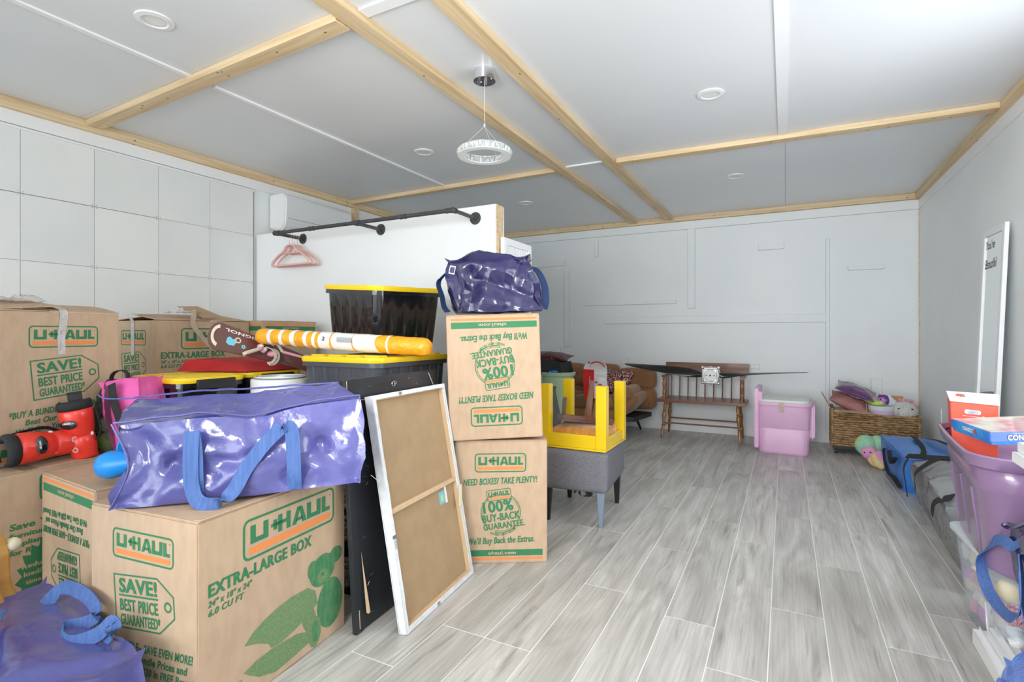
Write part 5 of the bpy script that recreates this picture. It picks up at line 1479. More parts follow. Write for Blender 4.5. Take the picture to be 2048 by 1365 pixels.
for p0_, p1_ in (((-1.62, 5.64, .19), (-1.55, 5.575, 0)), ((-1.55, 6.06, .19), (-1.525, 6.25, 0)), ((-2.5, 5.64, .19), (-2.56, 5.575, 0)), ((-2.5, 6.06, .19), (-2.56, 6.25, 0))):
    MB().tube([p0_, p1_], [.018, .012], 10).build('leg', 'blackm', fu, smooth=True)

def pillow(name, label, cat, c, rot, w, d, t_, m, seed=1, n=22, wr=.02, group=None, zip_=None):
    e = thing(name, label, cat, c, rot, group)
    vs, fs = [], []
    for sgn in (1, -1):
        for i in range(n + 1):
            for j in range(n + 1):
                u, v = 2 * i / n - 1, 2 * j / n - 1
                k = (1 - u * u) ** .55 * (1 - v * v) ** .55
                pin = 1 - .10 * (1 - abs(u)) * abs(v) - .0
                pin2 = 1 - .10 * (1 - abs(v)) * abs(u)
                z = sgn * t_ / 2 * k
                q = Vector((u * 2, v * 2, seed))
                z += wr * k * (noise.noise(q * 1.3) + .4 * noise.noise(q * 3)) * .5
                vs.append((u * w / 2 * pin2, v * d / 2 * pin, z))
    m1 = (n + 1) ** 2
    for s_ in (0, 1):
        for i in range(n):
            for j in range(n):
                a = s_ * m1 + i * (n + 1) + j
                fs.append((a, a + n + 1, a + n + 2, a + 1))
    MB().add(vs, fs).build('cover', m, e, smooth=True, weld=True, angle=75)
    ed = []
    for k in range(4 * n):
        s_ = k / n
        q = [(-1 + 2 * (s_ % 1), -1), (1, -1 + 2 * (s_ % 1)), (1 - 2 * (s_ % 1), 1), (-1, 1 - 2 * (s_ % 1))][int(s_)]
        u, v = q
        ed.append((u * w / 2 * (1 - .10 * (1 - abs(v)) * abs(u)), v * d / 2 * (1 - .10 * (1 - abs(u)) * abs(v)), 0))
    MB().tube(ed, .003, 5, closed=True).build('edge_seam', m, e, smooth=True)
    return e
pillow('sequin_pillow', 'rose gold sequin pillow on the tan futon behind the red shopping bag', 'pillow', (-1.765, 5.86, .585), (R(62), R(8), R(4)), .44, .34, .14, 'sequin', 2)
wb_ = thing('shopping_bag', 'red and white holiday shopping bag with bauble pictures on the futon', 'bag', (-1.90, 5.32, .452), R(14))
# stands on the front of the seat
c8 = [(0, 0, 0), (.23, 0, 0), (.22, .15, 0), (0, .15, 0), (-.01, .0, .33), (.235, -.005, .30), (.21, .13, .36), (0.02, .14, .375)]
bag_mesh('bag_body', c8, 'bagwhite', wb_, amp=.020, seed=7, puff=.006, n=(22, 14, 24), freq=8)
bag_mesh('red_side_panel', [(-.006, -.006, .002), (.098, -.014, .002), (.098, .02, .002), (-.006, .02, .002), (-.016, -.006, .31), (.102, -.016, .305), (.10, .02, .305), (-.014, .02, .31)], 'bagred', wb_, amp=.006, seed=7, puff=.002, n=(12, 3, 20), freq=8)
for x, z, r_ in ((.205, .055, .032), (.165, .135, .026), (.125, .175, .013)):
    MB().lathe([(.0001, .002), (r_, .0), (r_, -.004)], 22, Matrix.Translation((x, -.026, z)) @ Matrix.Rotation(R(90), 4, 'X'), cap=False).build('bauble_picture', 'bauble', wb_)
strap(wb_, [(.06, .02, .33), (.07, .03, .37), (.13, .05, .385), (.19, .06, .36), (.215, .05, .32)], (0, .8, .5), 'bagred', .022)
strap(wb_, [(.0, .12, .34), (.03, .12, .375), (.06, .12, .36)], (0, .8, .5), 'bagred', .022)
pr = Print(.20, .008, (.050, -.0235, .04), (.06, 0, 1), (-1, 0, .06), (0, -1, 0))
for k in range(22):
    pr.poly('white2', [(k / 22, .1), (k / 22 + .032, .1), (k / 22 + .032, .75), (k / 22, .75)])
pr.layers['white2'].build('web_address_line', 'white2', wb_)

# laundry basket, dark bag and pillow at the left end of the futon
lb = thing('laundry_basket', 'pale green plastic laundry basket with dark clothes at the left end of the futon', 'basket', (-2.175, 5.24, .02))
MB().lathe([(.12, 0), (.125, .01), (.170, .66), (.188, .675), (.192, .705), (.180, .712), (.165, .68), (.12, .02), (.0001, .02)], 36, cap=False).build('tub', 'mint', lb, smooth=True)
dc = thing('dark_clothes', 'black clothes heaped in the pale green laundry basket', 'clothes', (-2.19, 5.24, .72))
bag_mesh('heap', [(-.20, -.13, -.02), (.12, -.12, -.02), (.14, .12, -.02), (-.20, .12, -.02), (-.22, -.10, .13), (.06, -.08, .10), (.12, .10, .12), (-.20, .10, .13)], 'foam', dc, amp=.03, seed=5, puff=.02, n=(16, 14, 8), freq=8)
MB().ball((.02, -.10, .015), (.055, .03, .022), 12, 8).ball((-.03, -.11, .012), (.03, .02, .025), 10, 8).build('blue_sleeve', 'blueball', dc, smooth=True)
pillow('sequin_pillow', 'maroon sequin pillow on top of the dark clothes at the left of the futon', 'pillow', (-2.33, 5.40, .885), (R(6), R(4), R(10)), .46, .40, .10, 'maroonseq', 5)
gs = thing('felt_sack', 'grey felt sack standing on the floor beside the laundry basket', 'sack', (-1.95, 4.52, 0))
bag_mesh('sack_body', [(-.12, -.09, 0), (.08, -.09, 0), (.08, .09, 0), (-.12, .09, 0), (-.08, -.05, .64), (.015, -.05, .63), (.015, .05, .63), (-.08, .05, .64)], 'greyfelt', gs, amp=.012, seed=3, puff=.03, n=(12, 12, 20), freq=5)

# ------------------------------------------------------------------ bench
be = thing('wooden_bench', 'long wooden spindle back bench with turned legs against the back wall', 'bench', (-.805, 6.04, 0))
W2 = .40
MB().mm((-.445, -.215, .395), (.455, .19, .428)).build('seat', 'walnut', be, bevel=.005, seg=2)
legp = [(0, .010), (.03, .013), (.06, .014), (.10, .012), (.30, .017), (.34, .012), (.36, .019), (.38, .012), (.55, .018), (.60, .023), (.68, .022), (.72, .015), (.74, .021), (.76, .015), (.84, .018), (.90, .020), (.93, .014), (1, .017)]
for sx, fx in ((-1, -.395), (1, .394)):
    for fy, ty in ((-.19, -.13), (.20, .14)):
        MB().turned((fx, fy, 0), (sx * .365, ty, .394), legp).build('leg', 'oakturn', be, smooth=True)
    MB().cyl((sx * .383, -.165, .125), (sx * .385, .175, .125), .008, n=8).build('stretcher', 'oakturn', be, smooth=True)
for y in (-.158, .165): MB().cyl((-.372, y, .175 if y > 0 else .165), (.372, y, .175 if y > 0 else .165), .0085, n=8).build('stretcher', 'walnut', be, smooth=True)
MB().mm((-.425, .185, .715), (.455, .205, .812)).build('top_rail', 'walnut', be, bevel=.003, seg=2)
for k in range(9):
    x = -.36 + .0915 * k
    MB().cyl((x, .165, .428), (x, .195, .716), .0072, .0068, 8).build('spindle', 'walnut', be, smooth=True)
ap = [(0, .013), (.06, .016), (.12, .011), (.2, .017), (.32, .019), (.42, .012), (.45, .018), (.48, .012), (.62, .018), (.74, .017), (.82, .011), (.88, .016), (1, .014)]
for x in (-.375, .410):
    MB().turned((x, -.17, .428), (x, -.17, .665), ap).build('arm_post', 'oakturn', be, smooth=True)
    MB().cyl((x, -.05, .428), (x, -.03, .668), .008, .007, 8).build('arm_spindle', 'walnut', be, smooth=True)
    MB().cyl((x, .06, .428), (x, .08, .668), .008, .007, 8).build('arm_spindle', 'walnut', be, smooth=True)
    MB().mm((x - .022, -.205, .665), (x + .022, .186, .690)).build('armrest', 'walnut', be, bevel=.006, seg=2)

# ------------------------------------------------------------------ propeller resting on the bench arms
pr_ = thing('propeller', 'black two blade propeller with aluminium hub resting across the bench arms', 'propeller', (-.683, 5.755, .712))
def blade(sgn, sections, m='propblack', nm='blade'):
    vs, fs = [], []
    n = 14
    for x, zc, w, t, tw in sections:
        for k in range(n):
            a = 2 * math.pi * k / n
            y = w / 2 * math.cos(a); z = t / 2 * math.sin(a)
            c, s_ = math.cos(R(tw)), math.sin(R(tw))
            vs.append((sgn * x, y * c - z * s_, zc + y * s_ + z * c))
    for i in range(len(sections) - 1):
        for k in range(n): fs.append((i * n + k, i * n + (k + 1) % n, (i + 1) * n + (k + 1) % n, (i + 1) * n + k))
    fs.append(tuple(range(n))); fs.append(tuple((len(sections) - 1) * n + k for k in range(n)))
    return MB().add(vs, fs).build(nm, m, pr_, smooth=True)
blade(-1, [(.08, .0, .05, .05, 60), (.13, .008, .075, .035, 75), (.20, .018, .100, .022, 68), (.35, .034, .110, .016, 55), (.50, .050, .105, .012, 45), (.65, .064, .090, .010, 36), (.78, .078, .070, .008, 30), (.86, .086, .050, .006, 28), (.90, .092, .024, .004, 28)])
blade(1, [(.08, .0, .05, .05, 40), (.13, .002, .070, .034, 58), (.20, .010, .075, .020, 40), (.30, .020, .080, .014, 18), (.45, .032, .080, .011, 10), (.62, .044, .072, .009, 7), (.76, .052, .058, .008, 6), (.84, .056, .040, .007, 5), (.88, .058, .018, .004, 5)])
MB().mm((-.075, -.045, -.075), (.075, .045, .075)).build('hub_block', 'alu', pr_, bevel=.014, seg=3)
b = MB()
for x in (-.078, .078):
    for z in (-.078, .078):
        b.ball((x, -.02, z), (.016, .020, .016), 10, 8)
for x in (-.082, .082): b.ball((x, -.02, 0), .012, 8, 6)
for z in (-.084, .084): b.ball((0, -.02, z), .012, 8, 6)
for z in (-.080, .080): b.tube([(-.075, -.03, z), (-.03, -.03, z * 1.02), (.03, -.03, z * 1.02), (.075, -.03, z)], .008, 8)
for x in (-.080, .080): b.tube([(x, -.03, -.075), (x * 1.02, -.03, 0), (x, -.03, .075)], .007, 8)
b.build('casting_lugs', 'chrome', pr_, smooth=True)
MB().lathe([(.0001, .012), (.056, .012), (.060, .008), (.062, 0)], 36, Matrix.Translation((0, -.045, 0)) @ Matrix.Rotation(R(90), 4, 'X'), cap=False).build('hub_plate', 'whitemetal', pr_, smooth=True)
for x, r_ in ((0, .009), (-.037, .006), (.037, .006)):
    MB().lathe([(.0001, .0005), (r_, .0005), (r_, 0)], 14, Matrix.Translation((x, -.0575, 0)) @ Matrix.Rotation(R(90), 4, 'X'), cap=False).build('bolt_hole', 'blackm', pr_)

# ------------------------------------------------------------------ pink toy bin
bn = thing('toy_bin', 'orchid pink moulded plastic toy bin with a translucent white lid', 'toy bin', (-.015, 5.80, 0), R(-2))
b = MB()
loft(b, [(rounded(.42, .43, .08, 8), 0, 1, 1), (rounded(.435, .45, .09, 8), .02, 1, 1), (rounded(.452, .475, .09, 8), .235, 1, 1), (rounded(.446, .469, .09, 8), .240, 1, 1), (rounded(.456, .482, .09, 8), .246, 1, 1), (rounded(.47, .50, .10, 8), .46, 1, 1), (rounded(.47, .50, .10, 8), .475, 1, 1)], cap1=True)
b.build('tub', 'binpink', bn, smooth=True, angle=50)
b = MB()
loft(b, [(rounded(.485, .515, .10, 8), .452, 1, 1), (rounded(.498, .528, .10, 8), .466, 1, 1), (rounded(.490, .52, .10, 8), .486, 1, 1), (rounded(.44, .47, .09, 8), .490, 1, 1)])
b.build('rolled_rim', 'binpink', bn, smooth=True)
b = MB()
loft(b, [(rounded(.455, .485, .09, 8), .488, 1, 1), (rounded(.44, .47, .09, 8), .510, 1, 1), (rounded(.36, .38, .08, 8), .520, 1, 1)])
b.build('lid', 'binwhite', bn, smooth=True, angle=40)
# tall back flap on the left side
sp = smooth_path([(0, -.235, .04), (0, -.243, .25), (0, -.248, .46), (0, -.235, .585), (0, -.19, .617), (0, .19, .617), (0, .235, .585), (0, .25, .35), (0, .24, .20)], 4)
MB().prism([(p.y, p.z) for p in sp], -.243, -.205, Matrix(((0, 0, 1, 0), (1, 0, 0, 0), (0, 1, 0, 0), (0, 0, 0, 1)))).build('backrest', 'binpink', bn, bevel=.010, seg=3)
MB().prism([(-.225, -.225), (-.175, -.225), (-.205, .20), (-.225, .20)], .49, .585).build('gusset', 'binpink', bn, bevel=.012, seg=2)
# hanging side arm on the right
b = MB(); b.mm((.226, -.16, .155), (.266, .18, .470)); b.build('side_arm', 'binpink', bn, bevel=.012, seg=3)
MB().mm((-.03, -.268, .40), (.012, -.2655, .475)).mm((-.03, -.268, .4755), (.012, -.20, .4925)).build('tape_strip', 'tape', bn)
lp = rounded(.30, .185, .055, 6)
MB().tube([(x + .01, -.232, z + .118) for x, z in rounded(.37, .20, .06, 6)], .0035, 6, closed=True).build('panel_groove', 'binpink', bn, smooth=True)

# ------------------------------------------------------------------ seagrass basket and its contents
bx = thing('seagrass_basket', 'long plaited seagrass basket on black castors in the back right corner', 'basket', (.735, 5.985, 0), R(-2))
BW, BD, B0, B1_ = .70, .34, .078, .395
MB().mm((-BW / 2 + .02, -BD / 2 + .02, .045), (BW / 2 - .02, BD / 2 - .02, .078)).build('base_frame', 'blackm', bx, bevel=.004)
for x in (-.30, .30):
    for y in (-.12, .12):
        MB().lathe([(.022, -.009), (.0225, .009)], 18, Matrix.Translation((x, y, .0225)) @ Matrix.Rotation(R(90), 4, 'Y')).cyl((x, y, .022), (x, y, .05), .008, n=8).build('castor', 'blackm', bx, smooth=True)
MB().mm((-BW / 2 + .02, -BD / 2 + .02, .0785), (BW / 2 - .02, BD / 2 - .02, .09)).build('floor_panel', 'grass', bx)
NR = 15
for k in range(NR):
    z = B0 + (k + .5) * (B1_ - B0) / NR
    ro = rounded(BW - .02, BD - .02, .035, 4)
    dense = []
    for i in range(len(ro)):
        a, q = Vector((*ro[i], z)), Vector((*ro[(i + 1) % len(ro)], z))
        ns = max(1, int((q - a).length / .014))
        for j in range(ns):
            p = a.lerp(q, j / ns); nn = Vector((p.x * .5, p.y, 0)).normalized()
            dense.append(p + nn * (.003 * math.sin(len(dense) * 1.7 + k * 2.1)) + Vector((0, 0, .004 * noise.noise(p * 14 + Vector((k, 0, 0))))))
    rr = [.0105 + .003 * noise.noise(p * 55) for p in dense]
    MB().tube(dense, rr, 7, closed=True).build('plaited_row', 'grass', bx, smooth=True)
for sx in (-1, 1):
    for sy in (-1, 1):
        x, y = sx * (BW / 2 - .018), sy * (BD / 2 - .018)
        MB().tube([(x + .003 * math.sin(k * 2), y + .003 * math.cos(k * 2), B0 + k * (B1_ - B0 + (.035 if sx < 0 else .01)) / 24) for k in range(25)], .014, 7).build('corner_post', 'grass', bx, smooth=True)
MB().tube([(-BW / 2 + .02, -BD / 2 + .02, .405), (-BW / 2 + .02, BD / 2 - .02, .425)], .014, 8).build('rim_braid', 'grass', bx, smooth=True)
# contents rest on a platform of boxes inside the basket
oc = thing('open_carton', 'open brown carton with folded out flaps inside the seagrass basket', 'box', (.54, 5.975, .091), R(-2))
for a, b_ in (((-.15, -.125, 0), (.135, .125, .004)), ((-.15, -.125, .0045), (.135, -.121, .325)), ((-.15, .121, .0045), (.135, .125, .325)), ((-.15, -.1205, .0045), (-.146, .1205, .325)), ((.131, -.1205, .0045), (.135, .1205, .40))):
    MB().mm(a, b_).build('wall_panel', 'card', oc)
sheet(MB(), [(-.15, -.125, .326), (-.15, .125, .326), (-.225, .125, .47), (-.225, -.125, .47)]).build('flap', 'card', oc)
sheet(MB(), [(-.10, -.125, .326), (-.055, -.225, .318), (.175, -.215, .314), (.135, -.125, .326)]).build('flap', 'card', oc)
MB().mm((-.172, -.130, .36), (-.168, -.08, .42)).build('tape', 'tape', oc)
pillow('cushion', 'dusty pink cushion slanting out of the open carton', 'cushion', (.555, 5.985, .478), (R(12), R(22), R(-4)), .35, .30, .13, 'mauve', 3, wr=.03)
pillow('cushion', 'plum velvet cushion on top of the dusty pink cushion', 'cushion', (.600, 6.01, .592), (R(12), R(20), R(-6)), .33, .29, .10, 'plum', 6, wr=.03)
tb = thing('toy_bucket', 'pale pink and white plastic bucket of small toys in the seagrass basket', 'bucket', (.795, 5.93, .20))
MB().lathe([(.078, 0), (.082, .01), (.106, .225), (.108, .232)], 40).build('lower_tub', 'buckpink', tb, smooth=True)
MB().lathe([(.1085, .2325), (.113, .272), (.109, .274), (.100, .2335)], 40, cap=False).build('white_band', 'buckwhite', tb, smooth=True)
tsup = thing('storage_box', 'shallow dark box under the toys inside the seagrass basket', 'box', (.86, 5.985, .091), R(-2))
MB().mm((-.165, -.135, 0), (.17, .135, .105)).build('body', 'blackm', tsup, bevel=.004)
for nm, lab, c, rad, m in (('toy_ball', 'lime green toy in the pink bucket', (.76, 5.905, .492), (.060, .055, .028), 'lime'),
                           ('toy_ball', 'yellow toy at the left of the pink bucket', (.725, 5.97, .505), (.035, .035, .040), 'toyyellow')):
    e_ = thing(nm, lab, 'toy', c)
    MB().ball((0, 0, 0), rad, 16, 10).build('body', m, e_, smooth=True)
    MB().ball((rad[0] * .4, -rad[1] * .7, rad[2] * .4), .010, 8, 6).build('knob', 'white', e_, smooth=True)
pn = thing('pony_toy', 'small violet and orchid toy horse head sticking out of the pink bucket', 'toy', (.80, 5.915, .525))
MB().ball((0, 0, 0), (.036, .034, .036), 16, 12).ball((-.022, -.022, -.014), (.020, .018, .014), 12, 8).build('head', 'toypink', pn, smooth=True)
MB().ball((.012, .0, .024), (.034, .030, .026), 14, 10).ball((.036, .005, -.005), (.018, .022, .034), 12, 8).ball((-.020, -.01, .030), (.014, .012, .022), 10, 8).build('mane', 'toyviolet', pn, smooth=True)
MB().ball((-.016, -.030, .006), (.006, .004, .009), 8, 6).build('eye', 'eye', pn, smooth=True)
wc = thing('toy_curl', 'pale lavender curled toy tail beside the toy horse', 'toy', (.862, 5.93, .505))
MB().tube(smooth_path([(0, 0, -.03), (.0, 0, .03), (-.015, 0, .055), (.01, 0, .035), (.025, 0, .0), (.03, 0, -.03)], 5), .014, 10).build('curl', 'buckwhite', wc, smooth=True)
of = thing('brown_paper_bag', 'folded tan toy ear shape between the bucket and the plush pig', 'toy', (.905, 6.03, .50))
MB().prism([(-.055, -.05), (.035, -.05), (.075, .055), (-.045, .055)], -.02, .02, Matrix.Rotation(R(90), 4, 'X')).build('body', 'toyorange', of, bevel=.008)
MB().prism([(-.055, -.045), (.02, -.06), (.03, -.03), (-.055, .01)], .022, .032, Matrix.Rotation(R(90), 4, 'X')).build('stripe', 'bone', of, bevel=.003)
pg = thing('plush_pig', 'cream plush pig with pink tuft sitting at the right end of the seagrass basket', 'plush toy', (.965, 5.935, .197))
MB().ball((0, .02, .12), (.108, .10, .125), 24, 16).ball((0, -.01, .235), (.105, .092, .088), 24, 16).build('body', 'plush', pg, smooth=True)
MB().ball((0, -.085, .215), (.060, .030, .038), 20, 12).build('snout', 'plush', pg, smooth=True)
for x in (-.018, .018): MB().ball((x, -.113, .222), (.006, .004, .008), 8, 6).build('nostril', 'pinkplush', pg, smooth=True)
for x in (-.052, .048): MB().ball((x, -.088, .262), (.009, .006, .006), 10, 8).build('eye', 'eye', pg, smooth=True)
for x in (-.075, .085): MB().ball((x, .0, .305), (.030, .018, .032), 12, 8).build('ear', 'plush', pg, smooth=True)
MB().ball((.088, -.015, .300), (.018, .010, .020), 10, 8).build('ear_lining', 'pinkplush', pg, smooth=True)
b = MB()
for k in range(9): b.ball((-.03 + .011 * k, -.01 + .012 * math.sin(k * 2), .325 + .008 * math.cos(k * 3)), (.018, .014, .014), 8, 6)
b.build('tuft', 'pinkplush', pg, smooth=True)
for x in (-.05, .05): MB().ball((x, -.085, .09), (.032, .028, .028), 12, 8).build('paw', 'plush', pg, smooth=True)

# ------------------------------------------------------------------ blue tarpaulin bag, tie dye plush, silver bag
bb = thing('tarpaulin_bag', 'bright blue tarpaulin bag with black trim lying before the seagrass basket', 'bag', (0, 0, 0), 0, 'tarpaulin bags along the right wall')
c8 = [Vector(p) for p in ((.760, 4.66, .0), (1.12, 4.50, .0), (1.13, 5.15, .0), (.735, 5.34, .0), (.770, 4.60, .245), (1.10, 4.46, .28), (1.12, 5.10, .30), (.700, 5.22, .30))]
bag_mesh('fabric_body', c8, 'bagblue', bb, amp=.018, seed=21, puff=.015, freq=4.5, n=(36, 36, 20))
strap(bb, [(.748, 4.70, .02), (.722, 4.85, .06), (.722, 5.0, .05), (.722, 5.15, .10), (.715, 5.16, .20), (.712, 5.05, .235)], (1, 0, .2), 'foam', .035)
strap(bb, [(.728, 4.78, .22), (.715, 4.84, .16), (.715, 4.92, .18), (.712, 4.95, .24)], (1, 0, .2), 'foam', .03)
strap(bb, [(.90, 5.15, .325), (.90, 4.9, .315), (.88, 4.7, .30), (.84, 4.55, .28)], (1, 0, 0), 'foam', .03)
strap(bb, [(.98, 5.10, .325), (1.0, 4.9, .35), (1.05, 4.7, .34), (1.08, 4.6, .31)], (1, 0, 0), 'foam', .03)
seam(bb, [c8[4] + Vector((-.006, 0, 0)), c8[4].lerp(c8[7], .5) + Vector((-.010, 0, 0)), c8[7] + Vector((-.006, 0, 0))], 'bagblue', .004)

sv = thing('tarpaulin_bag', 'long silver tarpaulin bag with black straps lying along the right wall', 'bag', (0, 0, 0), 0, 'tarpaulin bags along the right wall')
def hull_bag(name, m, parent, secs, n=28, amp=.02, seed=1, freq=5):
    """secs: list of (y, x_left, x_right, ztop_left, ztop_right) cross-sections along y; lower left corner rounded"""
    vs, fs = [], []
    steps = 10
    S = []
    for i in range(len(secs) - 1):
        for k in range(steps):
            t = k / steps
            S.append([secs[i][j] * (1 - t) + secs[i + 1][j] * t for j in range(5)])
    S.append(list(secs[-1]))
    for y, xl, xr, zl, zr in S:
        ring = []
        for k in range(n):
            t = k / n
            # walk: bottom left -> up left side -> over top -> down right side
            if t < .35: u = t / .35; p = (xl + .045 * (1 - math.sin(u * math.pi / 2)) + .0 * u, .0 + zl * u)
            elif t < .65: u = (t - .35) / .30; p = (xl + (xr - xl) * u, zl + (zr - zl) * u + .02 * math.sin(math.pi * u))
            elif t < .85: u = (t - .65) / .20; p = (xr, zr * (1 - u))
            else: u = (t - .85) / .15; p = (xr + (xl + .045 - xr) * u, 0)
            q = Vector((p[0], y, p[1]))
            if t < .68 and p[1] > .01:
                c_ = crease(q, freq, seed) * 1.3 + crease(q, freq * 2.2, seed + 3) * .5
                q += Vector((-.6, 0, .5)) * (-(c_ - .35) * amp * 1.6)
            vs.append(q)
    k = n
    for i in range(len(S) - 1):
        for j in range(n): fs.append((i * n + j, i * n + (j + 1) % n, (i + 1) * n + (j + 1) % n, (i + 1) * n + j))
    fs.append(tuple(range(n))); fs.append(tuple((len(S) - 1) * n + j for j in range(n)))
    return MB().add(vs, fs).build(name, m, parent, smooth=True, angle=50)
hull_bag('fabric_body', 'bagsilver', sv, [(2.95, .705, 1.12, .16, .20), (3.3, .705, 1.035, .28, .32), (3.8, .725, 1.035, .315, .36), (4.1, .745, 1.035, .30, .36), (4.40, .755, 1.035, .27, .29)], amp=.045, seed=4, freq=5.5, n=40)
strap(sv, [(.715, 4.30, .330), (.80, 4.20, .352), (.90, 4.10, .372), (.98, 3.98, .385)], (0, 1, .3), 'foam', .045)
strap(sv, [(.705, 4.22, .08), (.695, 4.22, .17), (.690, 4.24, .26), (.722, 4.28, .325)], (0, 1, 0), 'foam', .03)
strap(sv, [(.86, 4.14, .368), (.79, 4.08, .340), (.715, 4.02, .28), (.700, 3.96, .19)], (.2, 1, .3), 'foam', .04)
strap(sv, [(.70, 3.55, .17), (.705, 3.50, .25), (.76, 3.40, .315)], (0, 1, 0), 'foam', .05)

op = thing('tie_dye_plush', 'tie dye octopus plush poking out beside the blue tarpaulin bag', 'plush toy', (.625, 5.42, 0))
MB().ball((0, .08, .165), (.085, .08, .090), 22, 16).build('head', 'rainbow_teal', op, smooth=True)
MB().ball((.085, .10, .175), (.065, .07, .08), 18, 12).build('head_lobe', 'rainbow_teal', op, smooth=True)
MB().ball((.015, .02, .115), (.060, .055, .060), 20, 14).build('face', 'rainbow_pink', op, smooth=True)
MB().ball((.02, -.036, .128), .007, 8, 6).build('eye', 'eye', op, smooth=True)
MB().ball((-.022, -.026, .120), .006, 8, 6).build('eye', 'eye', op, smooth=True)
for k, (p_, m_) in enumerate((([(.05, .0, .10), (.06, -.05, .06), (.085, -.10, .035)], 'rainbow_gold'), ([(.08, .0, .12), (.095, -.05, .08), (.105, -.10, .05)], 'rainbow_pink'), ([(.03, .0, .07), (.05, -.02, .040), (.08, -.03, .034)], 'rainbow_gold'))):
    MB().tube(smooth_path([(x, y, z) for x, y, z in p_], 5), [.034] * 10 + [.028], 12).ball(p_[-1], .032, 12, 8).build('tentacle', m_, op, smooth=True)

# ------------------------------------------------------------------ mirror leaning on the right wall
mr, w_, h_ = leaning('wall_mirror', 'tall narrow white framed mirror leaning on the right wall', 'mirror', (1.045, 4.345, .003), (1.045, 3.965, .003), (1.115, 4.345, 1.785), (1.115, 3.965, 1.785))
fw = .040
for a, b_ in (((0, 0, 0), (fw, .022, h_)), ((w_ - fw, 0, 0), (w_, .022, h_)), ((fw + .0005, 0, 0), (w_ - fw - .0005, .022, fw)), ((fw + .0005, 0, h_ - fw), (w_ - fw - .0005, .022, h_))):
    MB().mm(a, b_).build('frame', 'trimw', mr, bevel=.002, seg=1)
MB().mm((fw + .0005, .008, fw + .0005), (w_ - fw - .0005, .016, h_ - fw - .0005)).build('mirror_glass', 'mirror', mr)
pr = Print(.20, .10, (.05, .0075, h_ - .165), (1, 0, 0), (0, 0, 1), (0, -1, 0))
pr.text('black', "You're", 0, .45, .75, .55, .0, .25); pr.layers['black'].build('decal_lettering', 'black', mr)
pr = Print(.22, .10, (.05, .0075, h_ - .27), (1, 0, 0), (0, 0, 1), (0, -1, 0))
pr.text('black', 'Beautiful', 0, .3, .9, .6, .0, .25); pr.layers['black'].build('decal_lettering', 'black', mr)

# ------------------------------------------------------------------ purple tote on the clear tote
def tub_open(name, t, m, rings, inner):
    b = MB(); loft(b, rings, True, False); 
    o = b.build(name, m, t, smooth=True, angle=45)
    md = o.modifiers.new('thick', 'SOLIDIFY'); md.thickness = .004; md.offset = -1
    return o
ct = thing('clear_tote', 'clear plastic tote of toys with a frosted lid under the purple tote', 'storage tote', (.880, 2.585, 0), R(2))
cw, cd, ch = .53, .52, .335
tub_open('tub', ct, 'clear', [(rounded(cw - .10, cd - .10, .05, 6), 0.0, 1, 1), (rounded(cw - .09, cd - .09, .06, 6), .012, 1, 1), (rounded(cw - .03, cd - .03, .06, 6), ch, 1, 1)], None)
b = MB(); loft(b, [(rounded(cw - .02, cd - .02, .06, 6), ch - .012, 1, 1), (rounded(cw, cd, .06, 6), ch, 1, 1), (rounded(cw, cd, .06, 6), ch + .016, 1, 1), (rounded(cw - .04, cd - .04, .05, 6), ch + .022, 1, 1)])
b.build('lid', 'clearlid', ct, smooth=True, angle=40)
pal = [('toypink', 'pink building toy'), ('lime', 'lime building toy'), ('bone', 'cream plush limb'), ('skyblue', 'pale blue toy'), ('rainbow_pink', 'soft pink toy'), ('mint', 'mint green toy'), ('cream', 'cream toy'), ('buckwhite', 'pale blue block'), ('pinkplush', 'pink fluffy toy'), ('binpink', 'lilac toy'), ('white', 'white toy'), ('plush', 'cream fluffy toy')]
rr = random.Random(11)
wherex = ['at the wall side', 'at the aisle side', 'in the middle']
cnt = 0
for li in range(4):
    for iy in range(5):
        m_, lab = pal[(li * 5 + iy * 3 + cnt) % len(pal)]
        x = .880 - .170 + rr.uniform(0, .008); y = 2.385 + iy * .095 + rr.uniform(-.01, .01); z = .045 + li * .073
        x -= li * .010
        e_ = thing('toy', '%s in the clear tote, %s from near corner, %s layer' % (lab, ['first', 'second', 'third', 'fourth', 'fifth'][iy], ['bottom', 'second', 'third', 'top'][li]), 'toy', (x, y, z), (rr.random() * 3, rr.random() * 3, rr.random() * 3), 'toys inside the clear tote')
        if cnt % 3 == 0: MB().ball((0, 0, 0), (.050, .042, .038), 14, 10).ball((.03, .02, .01), .026, 10, 8).build('body', m_, e_, smooth=True)
        elif cnt % 3 == 1: MB().mm((-.036, -.036, -.030), (.036, .036, .030)).build('body', m_, e_, bevel=.008)
        else: MB().tube(smooth_path([(-.04, 0, 0), (-.01, .02, .01), (.02, -.01, 0), (.04, .01, -.01)], 4), .020, 10).build('body', m_, e_, smooth=True)
        cnt += 1
for ix in range(3):
    for li in range(3):
        m_, lab = pal[(li * 4 + ix * 5) % len(pal)]
        e_ = thing('toy', '%s at clear tote near face, %s from left, %s' % (lab, ['first', 'second', 'third'][ix], ['low', 'halfway up', 'near the lid'][li]), 'toy', (.75 + .085 * ix, 2.455, .05 + .085 * li), (rr.random() * 3, rr.random(), rr.random() * 3), 'toys inside the clear tote')
        MB().ball((0, 0, 0), (.038, .035, .035), 14, 10).build('body', m_, e_, smooth=True)
bkk = thing('childrens_book', 'pale picture book standing inside the near face of the clear tote', 'book', (.682, 2.392, .012), R(2))
MB().mm((0, 0, 0), (.23, .018, .20)).build('cover', 'buckwhite', bkk, bevel=.002)
MB().mm((.0, -.001, .0), (.055, -.0002, .20)).build('spine_panel', 'cream', bkk)
